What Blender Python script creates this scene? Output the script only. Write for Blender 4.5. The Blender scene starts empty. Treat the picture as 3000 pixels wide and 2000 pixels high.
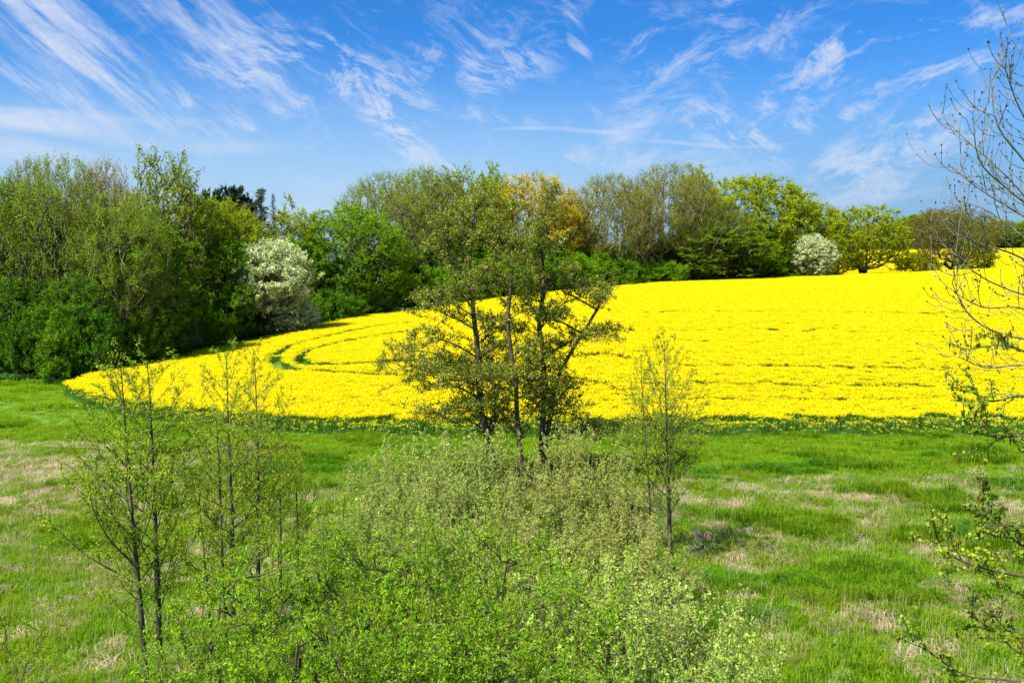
import bpy, math, random
import numpy as np
from math import radians, sin, cos, tan, atan2, pi

sc = bpy.context.scene
# ------------------------------------------------------------------ camera
FPX = 2598.0; HOR = 830.0; CAMZ = 9.0
PITCH = math.atan((1000-HOR)/FPX)
cam_d = bpy.data.cameras.new('camera'); cam = bpy.data.objects.new('camera', cam_d)
sc.collection.objects.link(cam); sc.camera = cam
cam.location = (0, 0, CAMZ); cam.rotation_euler = (pi/2-PITCH, 0, 0)
cam_d.sensor_width = 36; cam_d.lens = 36*FPX/3000; cam_d.clip_start = .1; cam_d.clip_end = 9000
# ------------------------------------------------------------------ light
SUN_EL, SUN_AZ = radians(54), radians(-132)          # azimuth from +Y towards +X
EXPO = 1.0
sc.view_settings.view_transform = 'Standard'; sc.view_settings.look = 'None'
sc.view_settings.exposure = EXPO; sc.view_settings.gamma = 1
sc.cycles.max_bounces = 6; sc.cycles.diffuse_bounces = 3; sc.cycles.glossy_bounces = 2
sc.cycles.transmission_bounces = 4; sc.cycles.transparent_max_bounces = 4
sc.cycles.caustics_reflective = False; sc.cycles.caustics_refractive = False
sc.cycles.use_adaptive_sampling = True; sc.cycles.adaptive_threshold = 0.02
sc.cycles.use_denoising = True
sc.render.use_persistent_data = False
sun_d = bpy.data.lights.new('sun', 'SUN'); sun = bpy.data.objects.new('sun', sun_d)
sc.collection.objects.link(sun); sun_d.energy = 4.9; sun_d.angle = radians(.53); sun_d.color = (1, .95, .86)
sdir = (sin(SUN_AZ)*cos(SUN_EL), cos(SUN_AZ)*cos(SUN_EL), sin(SUN_EL))
from mathutils import Vector
sun.rotation_euler = Vector(sdir).to_track_quat('Z', 'Y').to_euler()

class NT:
    """short-hand for building a node tree"""
    def __init__(s, nt): s.nt = nt; nt.nodes.clear()
    def n(s, t, props=None, **ins):
        nd = s.nt.nodes.new(t)
        for k, v in (props or {}).items(): setattr(nd, k, v)
        for k, v in ins.items():
            key = int(k[1:]) if k[0] == 'i' and k[1:].isdigit() else k.replace('_', ' ')
            sock = nd.inputs[key]
            if isinstance(v, bpy.types.NodeSocket): s.nt.links.new(v, sock)
            else: sock.default_value = v
        return nd
    def m(s, op, a, b=0.0, clamp=False):
        return s.n('ShaderNodeMath', dict(operation=op, use_clamp=clamp), i0=a, i1=b).outputs[0]
    def mix(s, f, a, b, typ='MIX'):
        nd = s.n('ShaderNodeMix', dict(data_type='RGBA', blend_type=typ, clamp_factor=True))
        for i, v in ((0, f), (6, a), (7, b)):
            if isinstance(v, bpy.types.NodeSocket): s.nt.links.new(v, nd.inputs[i])
            else: nd.inputs[i].default_value = v if i == 0 else (*v, 1)
        return nd.outputs[2]
    def ramp(s, f, lo, hi):
        return s.n('ShaderNodeMapRange', dict(interpolation_type='SMOOTHSTEP'), i0=f, i1=lo, i2=hi).outputs[0]
    def noise(s, vec, scale, detail=3, rough=.5, dist=0.0):
        return s.n('ShaderNodeTexNoise', i0=vec, Scale=scale, Detail=detail, Roughness=rough, Distortion=dist).outputs[0]

def sky_uv(px, py):
    X = (px-1500)/FPX; Y = (1000-py)/FPX
    d = Vector((X, Y*sin(PITCH)+cos(PITCH), Y*cos(PITCH)-sin(PITCH))).normalized()
    return atan2(d.x, d.y), math.asin(d.z)

world = bpy.data.worlds.new('World'); sc.world = world; world.use_nodes = True
world.cycles.sampling_method = 'MANUAL'; world.cycles.sample_map_resolution = 512
w = NT(world.node_tree)
sky = w.n('ShaderNodeTexSky', dict(sky_type='NISHITA', sun_disc=False, sun_elevation=SUN_EL, sun_rotation=SUN_AZ,
          altitude=100, air_density=1.0, dust_density=.3, ozone_density=2.2)).outputs[0]
gen = w.n('ShaderNodeTexCoord').outputs['Generated']
sep = w.n('ShaderNodeSeparateXYZ', i0=gen)
az = w.m('ARCTAN2', sep.outputs[0], sep.outputs[1]); el = w.m('ARCSINE', sep.outputs[2])
uv = w.n('ShaderNodeCombineXYZ', i0=az, i1=el).outputs[0]
# slow wander bends the ice-crystal strands
def wander(sc_, det, k):
    wn = w.n('ShaderNodeTexNoise', i0=uv, Scale=sc_, Detail=det)
    wv = w.n('ShaderNodeVectorMath', dict(operation='SUBTRACT'), i0=wn.outputs[1], i1=(.5, .5, .5)).outputs[0]
    s_ = w.n('ShaderNodeVectorMath', dict(operation='SCALE'), i0=wv); s_.inputs['Scale'].default_value = k
    return w.n('ShaderNodeVectorMath', dict(operation='ADD'), i0=uv, i1=s_.outputs[0]).outputs[0]
def fibre(vec, ang, sx, sy, scale, lo, hi, detail=6, rough=.6, dist=.3):
    mp = w.n('ShaderNodeMapping', dict(vector_type='TEXTURE'), Vector=vec, Rotation=(0, 0, radians(ang)), Scale=(sx, sy, 1)).outputs[0]
    return w.ramp(w.noise(mp, scale, detail, rough, dist), lo, hi)
wa = wander(4, 1, .05); wb = wander(6, 3, .10); wm = wander(7, 5, .085)
F = [fibre(wa, -36, 7, .9, 34, .42, .78, 8, .70, .2),          # long combed strands, falling to the right
     fibre(wb, -22, 3.0, .9, 38, .44, .76, 9, .74, .35),   # ruffled mid sky
     fibre(wb, 16, 3.0, 1.0, 26, .44, .78, 9, .72, .4),    # thin veils to the right
     fibre(wa, 3, 6, 1.0, 20, .34, .74, 8, .66, .3)]       # flat bars low down
# (fibre, px, py, half length px, half width px, angle, strength)
CL = [(0,100,90,420,120,-38,.9),(0,330,190,470,70,-33,1.3),(0,600,90,400,90,-40,1.2),(0,60,225,330,34,-20,.9),(0,420,270,360,22,-22,.8),
      (0,130,20,300,100,-20,.6),(0,1310,60,260,60,-52,.8),(0,1020,60,220,26,-55,.6),(0,1080,90,180,18,-50,.5),(3,90,352,300,24,0,1.2),(3,150,385,260,20,-3,1.1),
      (3,60,450,300,34,-6,1.1),(3,300,340,300,14,3,.6),(1,930,220,360,90,-14,1.5),(1,700,232,210,34,-6,1.5),(1,1060,255,260,70,-30,1.1),(1,860,328,130,28,10,1.3),
      (1,640,350,190,22,-14,1.3),(1,560,318,130,20,-28,.9),(1,880,160,200,40,8,.9),(1,1180,430,220,40,-34,2.4),(1,1120,385,120,40,-40,1.6),(3,1280,487,120,16,0,1.0),
      (1,1290,160,190,60,20,.9),(1,1470,205,190,50,10,1.1),(1,1420,345,170,24,-3,1.3),(1,1390,210,70,50,-40,1.0),(0,1700,130,210,26,-76,1.5),(2,1720,90,260,100,10,.5),
      (2,1890,200,200,60,62,.9),(2,2150,60,360,110,25,.7),(2,2450,205,380,60,16,1.2),(2,2640,60,260,80,38,1.0),(2,2420,210,160,36,55,1.0),
      (2,2320,290,620,60,3,.9),(1,2090,360,170,44,-12,2.2),(1,2190,400,180,34,10,1.9),(1,2350,355,130,40,38,1.8),(1,2480,352,80,20,20,1.2),
      (2,2600,465,360,70,10,1.8),(2,2480,500,200,40,-20,1.0),(2,2740,370,160,40,8,1.3),(2,2660,385,80,40,70,.9),(2,1830,400,80,40,45,1.3),(2,1880,480,220,40,5,1.0),(2,2850,230,260,110,15,.9),
      (3,2050,480,260,40,0,.7),(1,2290,480,60,40,-70,1.0),(1,2360,545,40,24,-40,.9),(1,1720,468,60,30,-10,1.2),(2,2900,60,300,110,25,.7),(2,2150,180,240,60,30,.6),
      (1,1480,120,150,50,-40,.7),(3,1700,378,260,6,-2,1.2),(3,2120,412,300,5,-4,1.3),(0,740,60,280,50,-42,.8),(3,640,415,260,20,0,.5),(2,2000,130,200,50,-10,.5)]
acc = [None]*4
for f, px, py, a, b, ang, st in CL:
    u, v = sky_uv(px, py)
    mp = w.n('ShaderNodeMapping', dict(vector_type='TEXTURE'), Vector=wm if f in (1, 2) else wa, Location=(u, v, 0), Rotation=(0, 0, radians(ang)), Scale=(a/FPX*1.12, b/FPX*1.35, 1)).outputs[0]
    g = w.n('ShaderNodeTexGradient', dict(gradient_type='SPHERICAL'), i0=mp).outputs[1]
    if acc[f] is None: acc[f] = w.m('MULTIPLY', g, st*1.35)
    else: acc[f] = w.n('ShaderNodeMath', dict(operation='MULTIPLY_ADD'), i0=g, i1=st*1.35, i2=acc[f]).outputs[0]
dens = None
for f in range(4):
    t = w.m('MULTIPLY', acc[f], w.m('ADD', w.m('MULTIPLY', F[f], 1.0), 0.0))
    dens = t if dens is None else w.m('ADD', dens, t)
patch = w.ramp(w.noise(wm, 9, 6, .68, .6), .36, .70)
hi_ = w.m('ADD', F[1], F[2])
veil = w.m('MULTIPLY', patch, w.m('MULTIPLY', hi_, .42))
dens = w.m('ADD', dens, veil)
fine = w.ramp(w.noise(w.n('ShaderNodeMapping', dict(vector_type='TEXTURE'), Vector=wb, Rotation=(0, 0, radians(-28)), Scale=(2.2, .8, 1)).outputs[0], 60, 6, .7, .6), .25, .75)
dens = w.m('SUBTRACT', 1.0, w.m('EXPONENT', w.m('MULTIPLY', w.m('MAXIMUM', w.m('SUBTRACT', dens, .03), 0.0), -1.5)))
dens = w.m('MULTIPLY', dens, w.m('ADD', w.m('MULTIPLY', fine, .5), .58), True)
dens = w.m('MULTIPLY', dens, .92)
graded = w.n('ShaderNodeHueSaturation', Hue=.502, Saturation=1.2, Value=1.0, Color=sky).outputs[0]
graded = w.mix(1.0, graded, (.27, .73, 1.14), 'MULTIPLY')
lowh = w.ramp(el, .27, .06)
leftm = w.ramp(w.m('ABSOLUTE', w.m('ADD', az, .25)), .75, .15)
graded = w.mix(w.m('MULTIPLY', lowh, .9), graded, w.mix(leftm, (1.85, 3.15, 4.9), (3.3, 4.6, 5.9)))
clouded = w.mix(dens, graded, (4.7, 5.2, 6.3))
bg = w.n('ShaderNodeBackground', i0=clouded, Strength=.074)
w.nt.links.new(bg.outputs[0], w.n('ShaderNodeOutputWorld').inputs[0])

# ------------------------------------------------------------------ helpers
COL = sc.collection
rng = np.random.default_rng(7)
def u_of(px): return (px-1500)/FPX/cos(PITCH)      # close enough for x/y at the horizon
def ray(px, py):
    X = (px-1500)/FPX; Y = (1000-py)/FPX
    dy = Y*sin(PITCH)+cos(PITCH); return X/dy, (Y*cos(PITCH)-sin(PITCH))/dy
def P(px, py, y):
    a, b = ray(px, py); return np.array([a*y, y, CAMZ+b*y])

TP  = np.array([-400, 0, 185, 319, 510, 765, 893, 1173, 1658, 1913, 2423, 2742, 3000, 3600])
TU  = (TP-1500)/FPX
YB  = np.array([86, 86, 71, 82, 93, 108, 116, 135, 160, 168, 182, 190, 195, 205.])
BPY = np.array([1154, 1154, 1154, 1084, 1040, 985, 950, 908, 848, 827, 806, 793, 782, 770.])
ZB = np.array([0, 0, 0.] + [max(0, CAMZ-1.15+ray(p, q)[1]*d) for p, q, d in zip(TP[3:], BPY[3:], YB[3:])])
FP  = np.array([-400, 185, 268, 400, 600, 797, 938, 1500, 2040, 3000, 3600])
FU  = (FP-1500)/FPX
FPY = np.array([1165, 1165, 1203, 1228, 1254, 1270, 1280, 1285, 1278, 1276, 1276.])
YF = np.array([CAMZ/-ray(p, q)[1] for p, q in zip(FP, FPY)])
def yf(u): return np.interp(u, FU, YF)
def yb(u): return np.interp(u, TU, YB)
def sstep(x): x = np.clip(x, 0, 1); return x*x*(3-2*x)
def lump(x, y):
    return (.10*np.sin(x*.9+1.3*np.sin(y*.5))*np.sin(y*.8+2) + .05*np.sin(x*2.3+y*1.1)*np.sin(y*2.1-x*.7))
def terr(x, y):
    x = np.asarray(x, float); y = np.asarray(y, float)
    yy = np.maximum(y, 30); u = np.clip(x/yy, -.8, .8)
    f, b, zb = yf(u), np.maximum(yb(u), yf(u)+4), np.interp(u, TU, ZB)
    s = (y-f)/(b-f); s1 = np.clip(s, 0, 1)
    g = s1*(1.62-.62*s1); g = g*sstep(s1*5+.35)
    z = zb*g
    farz = np.interp(u, [-.6, 0, .25, .6], [9, 13, 22.2, 23.6])
    t = np.clip((y-b)/(400-b), 0, 1)
    z = np.where(y > b, zb + (farz-zb)*(t*1.1-.1*t*t)*sstep(t*6) - .9*np.sin(np.clip(t*6, 0, 1)*pi), z)
    t2 = np.clip((y-400)/500, 0, 1)
    z = np.where(y > 400, farz + 10*sstep(t2), z)
    z = z + lump(x, y)*sstep((f-y)/6)*1.0
    near = sstep((12-y)/12)                        # the bank the camera stands above
    return z + near*1.5
def hitgrd(px, py, h=0.):
    """world point where the view ray meets the ground (raised by h)"""
    a, b = ray(px, py); ys = np.linspace(12, 420, 4081)
    zz = terr(a*ys, ys)+h; rr = CAMZ+b*ys
    k = np.argmax(rr <= zz)
    if rr[k] > zz[k]: k = len(ys)-1
    y = ys[k]; return a*y, y

def mesh(name, V, Fc, mats, midx=None, parent=None, smooth=False, link=True, attrs=None):
    """Fc: (n,k) int array or list of such arrays"""
    if not isinstance(Fc, (list, tuple)): Fc = [Fc]
    Fc = [f for f in Fc if len(f)]
    me = bpy.data.meshes.new(name); V = np.asarray(V, np.float32)
    me.vertices.add(len(V)); me.vertices.foreach_set('co', V.ravel())
    li = np.concatenate([f.ravel() for f in Fc]).astype(np.int32)
    tot = np.concatenate([np.full(len(f), f.shape[1], np.int32) for f in Fc])
    st = np.concatenate([[0], np.cumsum(tot)[:-1]]).astype(np.int32)
    me.loops.add(len(li)); me.loops.foreach_set('vertex_index', li)
    me.polygons.add(len(tot)); me.polygons.foreach_set('loop_start', st); me.polygons.foreach_set('loop_total', tot)
    if midx is not None: me.polygons.foreach_set('material_index', np.asarray(midx, np.int32))
    if smooth: me.polygons.foreach_set('use_smooth', np.ones(len(tot), bool))
    for m_ in mats: me.materials.append(m_)
    me.update(calc_edges=True)
    ob = bpy.data.objects.new(name, me)
    if link: COL.objects.link(ob)
    if parent is not None: ob.parent = parent
    return ob
def tag(o, label=None, cat=None, group=None, kind=None):
    if label: o['label'] = label
    if cat: o['category'] = cat
    if group: o['group'] = group
    if kind: o['kind'] = kind
    return o
def thing(name, loc, label, cat, group=None, rz=0, scale=None):
    o = bpy.data.objects.new(name, None); COL.objects.link(o); o.empty_display_size = .3
    o.location = loc; o.rotation_euler = (0, 0, rz)
    if scale is not None: o.scale = scale
    return tag(o, label, cat, group)

# ------------------------------------------------------------------ materials
def mat(name):
    m = bpy.data.materials.new(name); m.use_nodes = True; return m, NT(m.node_tree)
def finish(t, sh): t.nt.links.new(sh, t.n('ShaderNodeOutputMaterial').inputs[0])
def leafmat(name, A, B, C=None, fc=.12, tr=.4, rough=.5, spec=.25, var=.35, ns=.6, world=None):
    m, t = mat(name)
    geo = t.n('ShaderNodeNewGeometry'); oi = t.n('ShaderNodeObjectInfo')
    rnd = geo.outputs['Random Per Island']
    c = t.mix(rnd, A, B)
    if C is not None: c = t.mix(t.m('GREATER_THAN', t.m('FRACT', t.m('MULTIPLY', rnd, 7.31)), 1-fc), c, C)
    tc = t.n('ShaderNodeTexCoord').outputs['Object']
    n1 = t.noise(tc, ns, 2)
    if world:
        wp = geo.outputs['Position']; f = t.ramp(t.noise(wp, world[1], 4, .65), .42, .60); c = t.mix(1.0, c, t.mix(f, (1, 1, 1), world[0]), 'MULTIPLY')
    k = t.n('ShaderNodeMapRange', i0=n1, i1=.3, i2=.7, i3=1-var, i4=1+var).outputs[0]
    c = t.mix(1.0, c, t.n('ShaderNodeCombineColor', i0=k, i1=k, i2=k).outputs[0], 'MULTIPLY')
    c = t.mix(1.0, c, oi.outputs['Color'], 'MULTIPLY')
    bs = t.n('ShaderNodeBsdfPrincipled', Base_Color=c, Roughness=rough); bs.inputs['Specular IOR Level'].default_value = spec
    tl = t.n('ShaderNodeBsdfTranslucent', Color=t.mix(1.0, c, (1.15, 1.1, .6), 'MULTIPLY'))
    finish(t, t.n('ShaderNodeMixShader', i0=tr, i1=bs.outputs[0], i2=tl.outputs[0]).outputs[0]); return m
def barkmat(name, A, B, rough=.85, sc_=6):
    m, t = mat(name); oi = t.n('ShaderNodeObjectInfo')
    tc = t.n('ShaderNodeTexCoord').outputs['Object']
    mp = t.n('ShaderNodeMapping', Vector=tc, Scale=(sc_, sc_, sc_*.25)).outputs[0]
    n1 = t.noise(mp, 1.5, 5, .65)
    c = t.mix(t.ramp(n1, .35, .65), A, B)
    c = t.mix(1.0, c, oi.outputs['Color'], 'MULTIPLY')
    bm = t.n('ShaderNodeBump', Strength=.6, Distance=.02, Height=n1).outputs[0]
    bs = t.n('ShaderNodeBsdfPrincipled', Base_Color=c, Roughness=rough, Normal=bm)
    finish(t, bs.outputs[0]); return m
M = {}
M['bark_dark'] = barkmat('alder_bark', (.042, .030, .016), (.105, .078, .045))
M['bark_grey'] = barkmat('grey_bark', (.12, .095, .055), (.24, .19, .12))
M['bark_ash']  = barkmat('ash_bark', (.11, .095, .07), (.27, .235, .185))
M['bark_willow'] = barkmat('willow_bark', (.15, .125, .06), (.30, .25, .13))
M['bark_brown'] = barkmat('brown_bark', (.055, .040, .025), (.12, .09, .06))
M['leaf'] = leafmat('wood_leaf', (.14, .245, .006), (.22, .345, .012), tr=.58, spec=.15)
M['leaf_alder'] = leafmat('alder_leaf', (.16, .205, .010), (.29, .34, .03), (.20, .13, .02), .10, tr=.4, spec=.35, rough=.4)
M['leaf_young'] = leafmat('young_alder_leaf', (.30, .42, .010), (.45, .56, .03), tr=.55, spec=.3)
M['leaf_edge'] = leafmat('edge_alder_leaf', (.22, .31, .010), (.36, .46, .025), (.36, .28, .04), .10, tr=.45, spec=.4)
M['leaf_willow'] = leafmat('willow_leaf', (.36, .45, .06), (.54, .62, .17), (.44, .36, .12), .09, tr=.4, spec=.35)
M['leaf_bush'] = leafmat('thorn_leaf', (.18, .40, .003), (.32, .54, .008), (.50, .44, .02), .13, tr=.5, spec=.3)
M['blossom'] = leafmat('white_blossom', (.70, .74, .46), (.84, .86, .66), (.22, .38, .04), .30, tr=.35, spec=.1, var=.15)
M['needle'] = leafmat('pine_needle', (.018, .045, .018), (.035, .075, .028), tr=.12)
M['bud'] = leafmat('ash_bud', (.06, .05, .03), (.12, .12, .04), (.25, .32, .06), .35, tr=.1)
M['catkin'] = leafmat('alder_catkin', (.10, .035, .015), (.17, .06, .025), tr=.15)

# ground
m, t = mat('meadow_soil_and_turf'); M['ground'] = m
pos = t.n('ShaderNodeNewGeometry').outputs['Position']
g1 = t.noise(pos, .35, 4, .6); g2 = t.noise(pos, 3.5, 4, .7)
c = t.mix(t.ramp(g2, .3, .7), (.06, .16, .003), (.14, .29, .006))
c = t.mix(t.m('MULTIPLY', t.ramp(g1, .52, .68), .5), c, (.20, .20, .05))
bm = t.n('ShaderNodeBump', Strength=.8, Distance=.15, Height=g2).outputs[0]
finish(t, t.n('ShaderNodeBsdfPrincipled', Base_Color=c, Roughness=.95, Normal=bm).outputs[0])
M['grass'] = leafmat('grass_blade', (.12, .29, .002), (.24, .42, .004), (.45, .42, .10), .05, tr=.5, spec=.15, var=.0, world=((1.22, 1.0, 1.1), .45))
M['lush'] = leafmat('lush_blade', (.08, .24, .002), (.16, .35, .003), tr=.45, spec=.15, var=0)
M['straw'] = leafmat('dry_sedge', (.50, .36, .25), (.74, .56, .42), (.25, .34, .05), .06, tr=.3, var=.1)
M['petal'] = leafmat('rape_petal', (.82, .70, .002), (.93, .83, .004), tr=.4, spec=.1, var=.0)
M['rape_green'] = leafmat('rape_stem', (.07, .19, .02), (.13, .28, .04), tr=.35, var=.0)
M['nettle'] = leafmat('nettle_leaf', (.05, .17, .015), (.09, .24, .02), tr=.35)

# ------------------------------------------------------------------ terrain
def ax(vals):
    return np.unique(np.concatenate(vals))
gy = ax([np.arange(-400, -20, 40), np.arange(-20, 14, 2), np.arange(14, 90, .8), np.arange(90, 215, 1.8), np.arange(215, 460, 6), np.geomspace(460, 3500, 24)])
gx = ax([-np.geomspace(130, 3500, 22), np.arange(-130, 130, 1.5), np.geomspace(130, 3500, 22)])
X, Y = np.meshgrid(gx, gy); Z = terr(X, Y)
nx = len(gx); ii = (np.arange(len(gy)-1)[:, None]*nx+np.arange(nx-1)[None]).ravel()
g = mesh('ground', np.stack([X.ravel(), Y.ravel(), Z.ravel()], 1), np.stack([ii, ii+1, ii+nx+1, ii+nx], 1), [M['ground']], smooth=True)
g['kind'] = 'structure'

# ------------------------------------------------------------------ scatter (for stuff nobody could count)
def scatter(name, protos, pos, rot, scl, idx, label, cat=None):
    col = bpy.data.collections.new(name+'_shapes')
    for p in protos: col.objects.link(p)
    me = bpy.data.meshes.new(name); n = len(pos)
    me.vertices.add(n); me.vertices.foreach_set('co', np.asarray(pos, np.float32).ravel())
    for nm, ty, key, dat in (('rot', 'FLOAT_VECTOR', 'vector', rot), ('scl', 'FLOAT_VECTOR', 'vector', scl), ('idx', 'INT', 'value', idx)):
        a = me.attributes.new(nm, ty, 'POINT'); a.data.foreach_set(key, np.asarray(dat, np.int32 if ty == 'INT' else np.float32).ravel())
    ob = bpy.data.objects.new(name, me); COL.objects.link(ob)
    ng = bpy.data.node_groups.new(name+'_nodes', 'GeometryNodeTree')
    ng.interface.new_socket('Geometry', in_out='INPUT', socket_type='NodeSocketGeometry')
    ng.interface.new_socket('Geometry', in_out='OUTPUT', socket_type='NodeSocketGeometry')
    N = ng.nodes; L = ng.links
    gi = N.new('NodeGroupInput'); go = N.new('NodeGroupOutput'); ip = N.new('GeometryNodeInstanceOnPoints')
    ci = N.new('GeometryNodeCollectionInfo'); ci.inputs['Collection'].default_value = col
    ci.inputs['Separate Children'].default_value = True; ci.inputs['Reset Children'].default_value = True
    ip.inputs['Pick Instance'].default_value = True
    def attr(nm, ty):
        a = N.new('GeometryNodeInputNamedAttribute'); a.data_type = ty; a.inputs[0].default_value = nm; return a.outputs[0]
    e2r = N.new('FunctionNodeEulerToRotation')
    L.new(gi.outputs[0], ip.inputs['Points']); L.new(ci.outputs[0], ip.inputs['Instance'])
    L.new(attr('idx', 'INT'), ip.inputs['Instance Index']); L.new(attr('rot', 'FLOAT_VECTOR'), e2r.inputs[0])
    L.new(e2r.outputs[0], ip.inputs['Rotation']); L.new(attr('scl', 'FLOAT_VECTOR'), ip.inputs['Scale'])
    L.new(ip.outputs[0], go.inputs[0])
    md = ob.modifiers.new('scatter', 'NODES'); md.node_group = ng
    return tag(ob, label, cat, kind='stuff')

def unit(v): return v/np.maximum(np.linalg.norm(v, axis=-1, keepdims=True), 1e-9)
def rhombs(C, T, Nn, L, W):
    """leaf shapes: centre C, long axis T, normal Nn, half length, half width"""
    T = unit(T); B = unit(np.cross(Nn, T)); L = np.reshape(L, (-1, 1)); W = np.reshape(W, (-1, 1))
    V = np.stack([C-T*L, C+B*W-T*L*.1, C+T*L, C-B*W-T*L*.1], 1).reshape(-1, 3)
    return V, np.arange(len(V)).reshape(-1, 4)
def rvec(r, n): return unit(r.normal(size=(n, 3)))

# ------------------------------------------------------------------ rapeseed
def rape_patch(r, i, s=.9, heads=50, edge=False, flowers=1.0, q=1.0):
    """q scales the single flower heads, s is the side of the patch"""
    V = []; F = []; MI = []; n0 = 0
    def put(v, f, mi):
        nonlocal n0
        V.append(v); F.append(f+n0); MI.append(np.full(len(f), mi)); n0 += len(v)
    g = int(np.ceil(heads**.5)); gx_, gy_ = np.meshgrid(np.arange(g), np.arange(g)); heads = g*g
    hx = (np.column_stack([gx_.ravel(), gy_.ravel()])+.5+r.uniform(-.5, .5, (heads, 2)))/g*s-s/2; hz = r.normal(1.10, .05, heads)
    C = np.repeat(np.column_stack([hx, hz]), 6, 0)+r.normal(size=(heads*6, 3))*np.array([.030, .030, .030])*q
    keep = np.repeat(r.random(heads) < flowers, 6); C = C[keep]
    k = len(C); N_ = rvec(r, k); N_[:, 2] = abs(N_[:, 2])+.5
    put(*rhombs(C, rvec(r, k), unit(N_), r.uniform(.020, .036, k)*q, r.uniform(.018, .030, k)*q), 0)
    k = heads                                                    # stems
    st = np.column_stack([hx, hz-.5])
    T = np.column_stack([r.normal(0, .10, k), r.normal(0, .10, k), np.ones(k)])
    put(*rhombs(st, T, rvec(r, k), np.full(k, .5), np.full(k, .010*q)), 1)
    k = int(50*s*s/.81) if not edge else 120                      # leaves and side shoots
    C = np.column_stack([r.uniform(-s/2, s/2, (k, 2)), r.uniform(.12, 1.0 if not edge else 1.12, k)])
    T = rvec(r, k); T[:, 2] = abs(T[:, 2])+.3
    put(*rhombs(C, T, rvec(r, k), r.uniform(.06, .14, k), r.uniform(.015, .040, k)), 1)
    return mesh('rape_patch', np.concatenate(V), np.concatenate(F), [M['petal'], M['rape_green']], np.concatenate(MI), link=False)
rp = np.random.default_rng(3)
patches = [rape_patch(rp, i) for i in range(6)] + [rape_patch(rp, i, .7, 36, edge=True, flowers=.22+.12*i) for i in range(4)]

lines = [  # wheel tracks (pixel traces of the photo turned into ground positions)
 ([(1225, 944), (1130, 950), (1020, 970), (915, 993), (850, 1012), (812, 1035), (803, 1055), (822, 1072), (860, 1082)], .85, .02),
 ([(1240, 964), (1130, 978), (1020, 997), (930, 1018), (888, 1032), (878, 1050), (900, 1066), (1000, 1067), (1130, 1058), (1300, 1052)], .75, .02),
 ([(860, 1082), (1000, 1090), (1200, 1100)], .45, .6),
 ([(1658, 862), (1760, 850), (1900, 842), (2100, 836), (2400, 826)], .6, .4), ([(2230, 823), (2330, 823), (2420, 822)], .8, .3),
 ([(1850, 915), (2100, 913), (2400, 914), (2700, 918), (2980, 925)], .4, .6), ([(2050, 960), (2400, 972), (2900, 975)], .3, .75),
 ([(1700, 1035), (2000, 1070), (2400, 1072), (2950, 1086)], .28, .75), ([(2000, 1000), (2400, 1010), (2950, 1015)], .16, .85),
 ([(1900, 1120), (2300, 1128), (2950, 1132)], .18, .85), ([(2000, 1170), (2400, 1172), (2950, 1180)], .13, .9)]
LN = []
for pts, wd, keep in lines:
    q = []
    for a, b in zip(pts[:-1], pts[1:]):
        for s_ in np.linspace(0, 1, 14, endpoint=False): q.append((a[0]+(b[0]-a[0])*s_, a[1]+(b[1]-a[1])*s_))
    LN.append((np.array([hitgrd(*c_, 1.05) for c_ in q]), wd, keep))

def field(spacing, d0, d1, ulo=-.52, uhi=.78):
    ys = np.arange(max(48, d0), d1, spacing); out = []
    for y in ys:
        xs = np.arange(y*ulo, y*uhi, spacing); out.append(np.column_stack([xs, np.full(len(xs), y)]))
    p = np.concatenate(out); p += rp.uniform(-.5, .5, p.shape)*spacing; return p
PS, SS, II = [], [], []
for sp, d0, d1, sc_ in ((.56, 48, 84, 1.0), (.66, 84, 210, 1.15)):
    p = field(sp, d0, d1); u = p[:, 0]/p[:, 1]
    wob = .5*np.sin(p[:, 0]*.35)+.35*np.sin(p[:, 0]*1.3+1)+.5*rp.normal(size=len(p))
    inn = (p[:, 1] > yf(u)+wob*.6) & (p[:, 1] < yb(u)-.3+wob*.3) & (u > TU[2]+.003) & (p[:, 1] < 400)
    p = p[inn]; u = u[inn]; edge = p[:, 1]-yf(u)
    keep = np.ones(len(p), bool); hs = rp.uniform(.95, 1.05, len(p))
    hs *= 1+.012*np.sin(p[:, 1]*1.1+.02*p[:, 0])+.015*np.sin(p[:, 0]*.13+p[:, 1]*.4)
    green = edge < .9+.9*np.clip(np.sin(p[:, 0]*.37+1)*np.sin(p[:, 0]*1.9), -.3, 1)+.4*np.sin(p[:, 0]*.9)*np.sin(p[:, 0]*.23)
    gapw = .5+.5*np.sin(p[:, 0]*.11+p[:, 1]*.73)*np.sin(p[:, 1]*.31+2)
    thin = rp.random(len(p)) < .05*gapw**2
    hs[thin] *= .86
    for q, wd, kp in LN:
        dm = np.full(len(p), 9.)
        for c_ in q: np.minimum(dm, np.hypot(p[:, 0]-c_[0], p[:, 1]-c_[1]), out=dm)
        for c_, d_ in zip(q[:-1], q[1:]):
            e = d_-c_; t_ = np.clip(((p-c_)@e)/max(e@e, 1e-6), 0, 1); np.minimum(dm, np.linalg.norm(p-c_-t_[:, None]*e, axis=1), out=dm)
        near = dm < wd
        keep &= ~(near & (rp.random(len(p)) > kp)); hs[near] *= .78
        hs[(dm < wd+.4) & ~near] *= .96
    idx = np.where(green, rp.integers(6, 10, len(p)), rp.integers(0, 6, len(p)))
    hs[green] *= .82
    hs[green] *= rp.uniform(.75, 1.1, green.sum())
    stray = (p[:, 1] > yf(p[:, 0]/p[:, 1])-1.6)
    p, hs, idx, e_ = p[keep], hs[keep], idx[keep], edge[keep]
    z = terr(p[:, 0], p[:, 1])
    PS.append(np.column_stack([p, z-.02])); SS.append(np.column_stack([np.full(len(p), sc_)]*2+[hs])); II.append(idx)
PS, SS, II = map(np.concatenate, (PS, SS, II))
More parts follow.
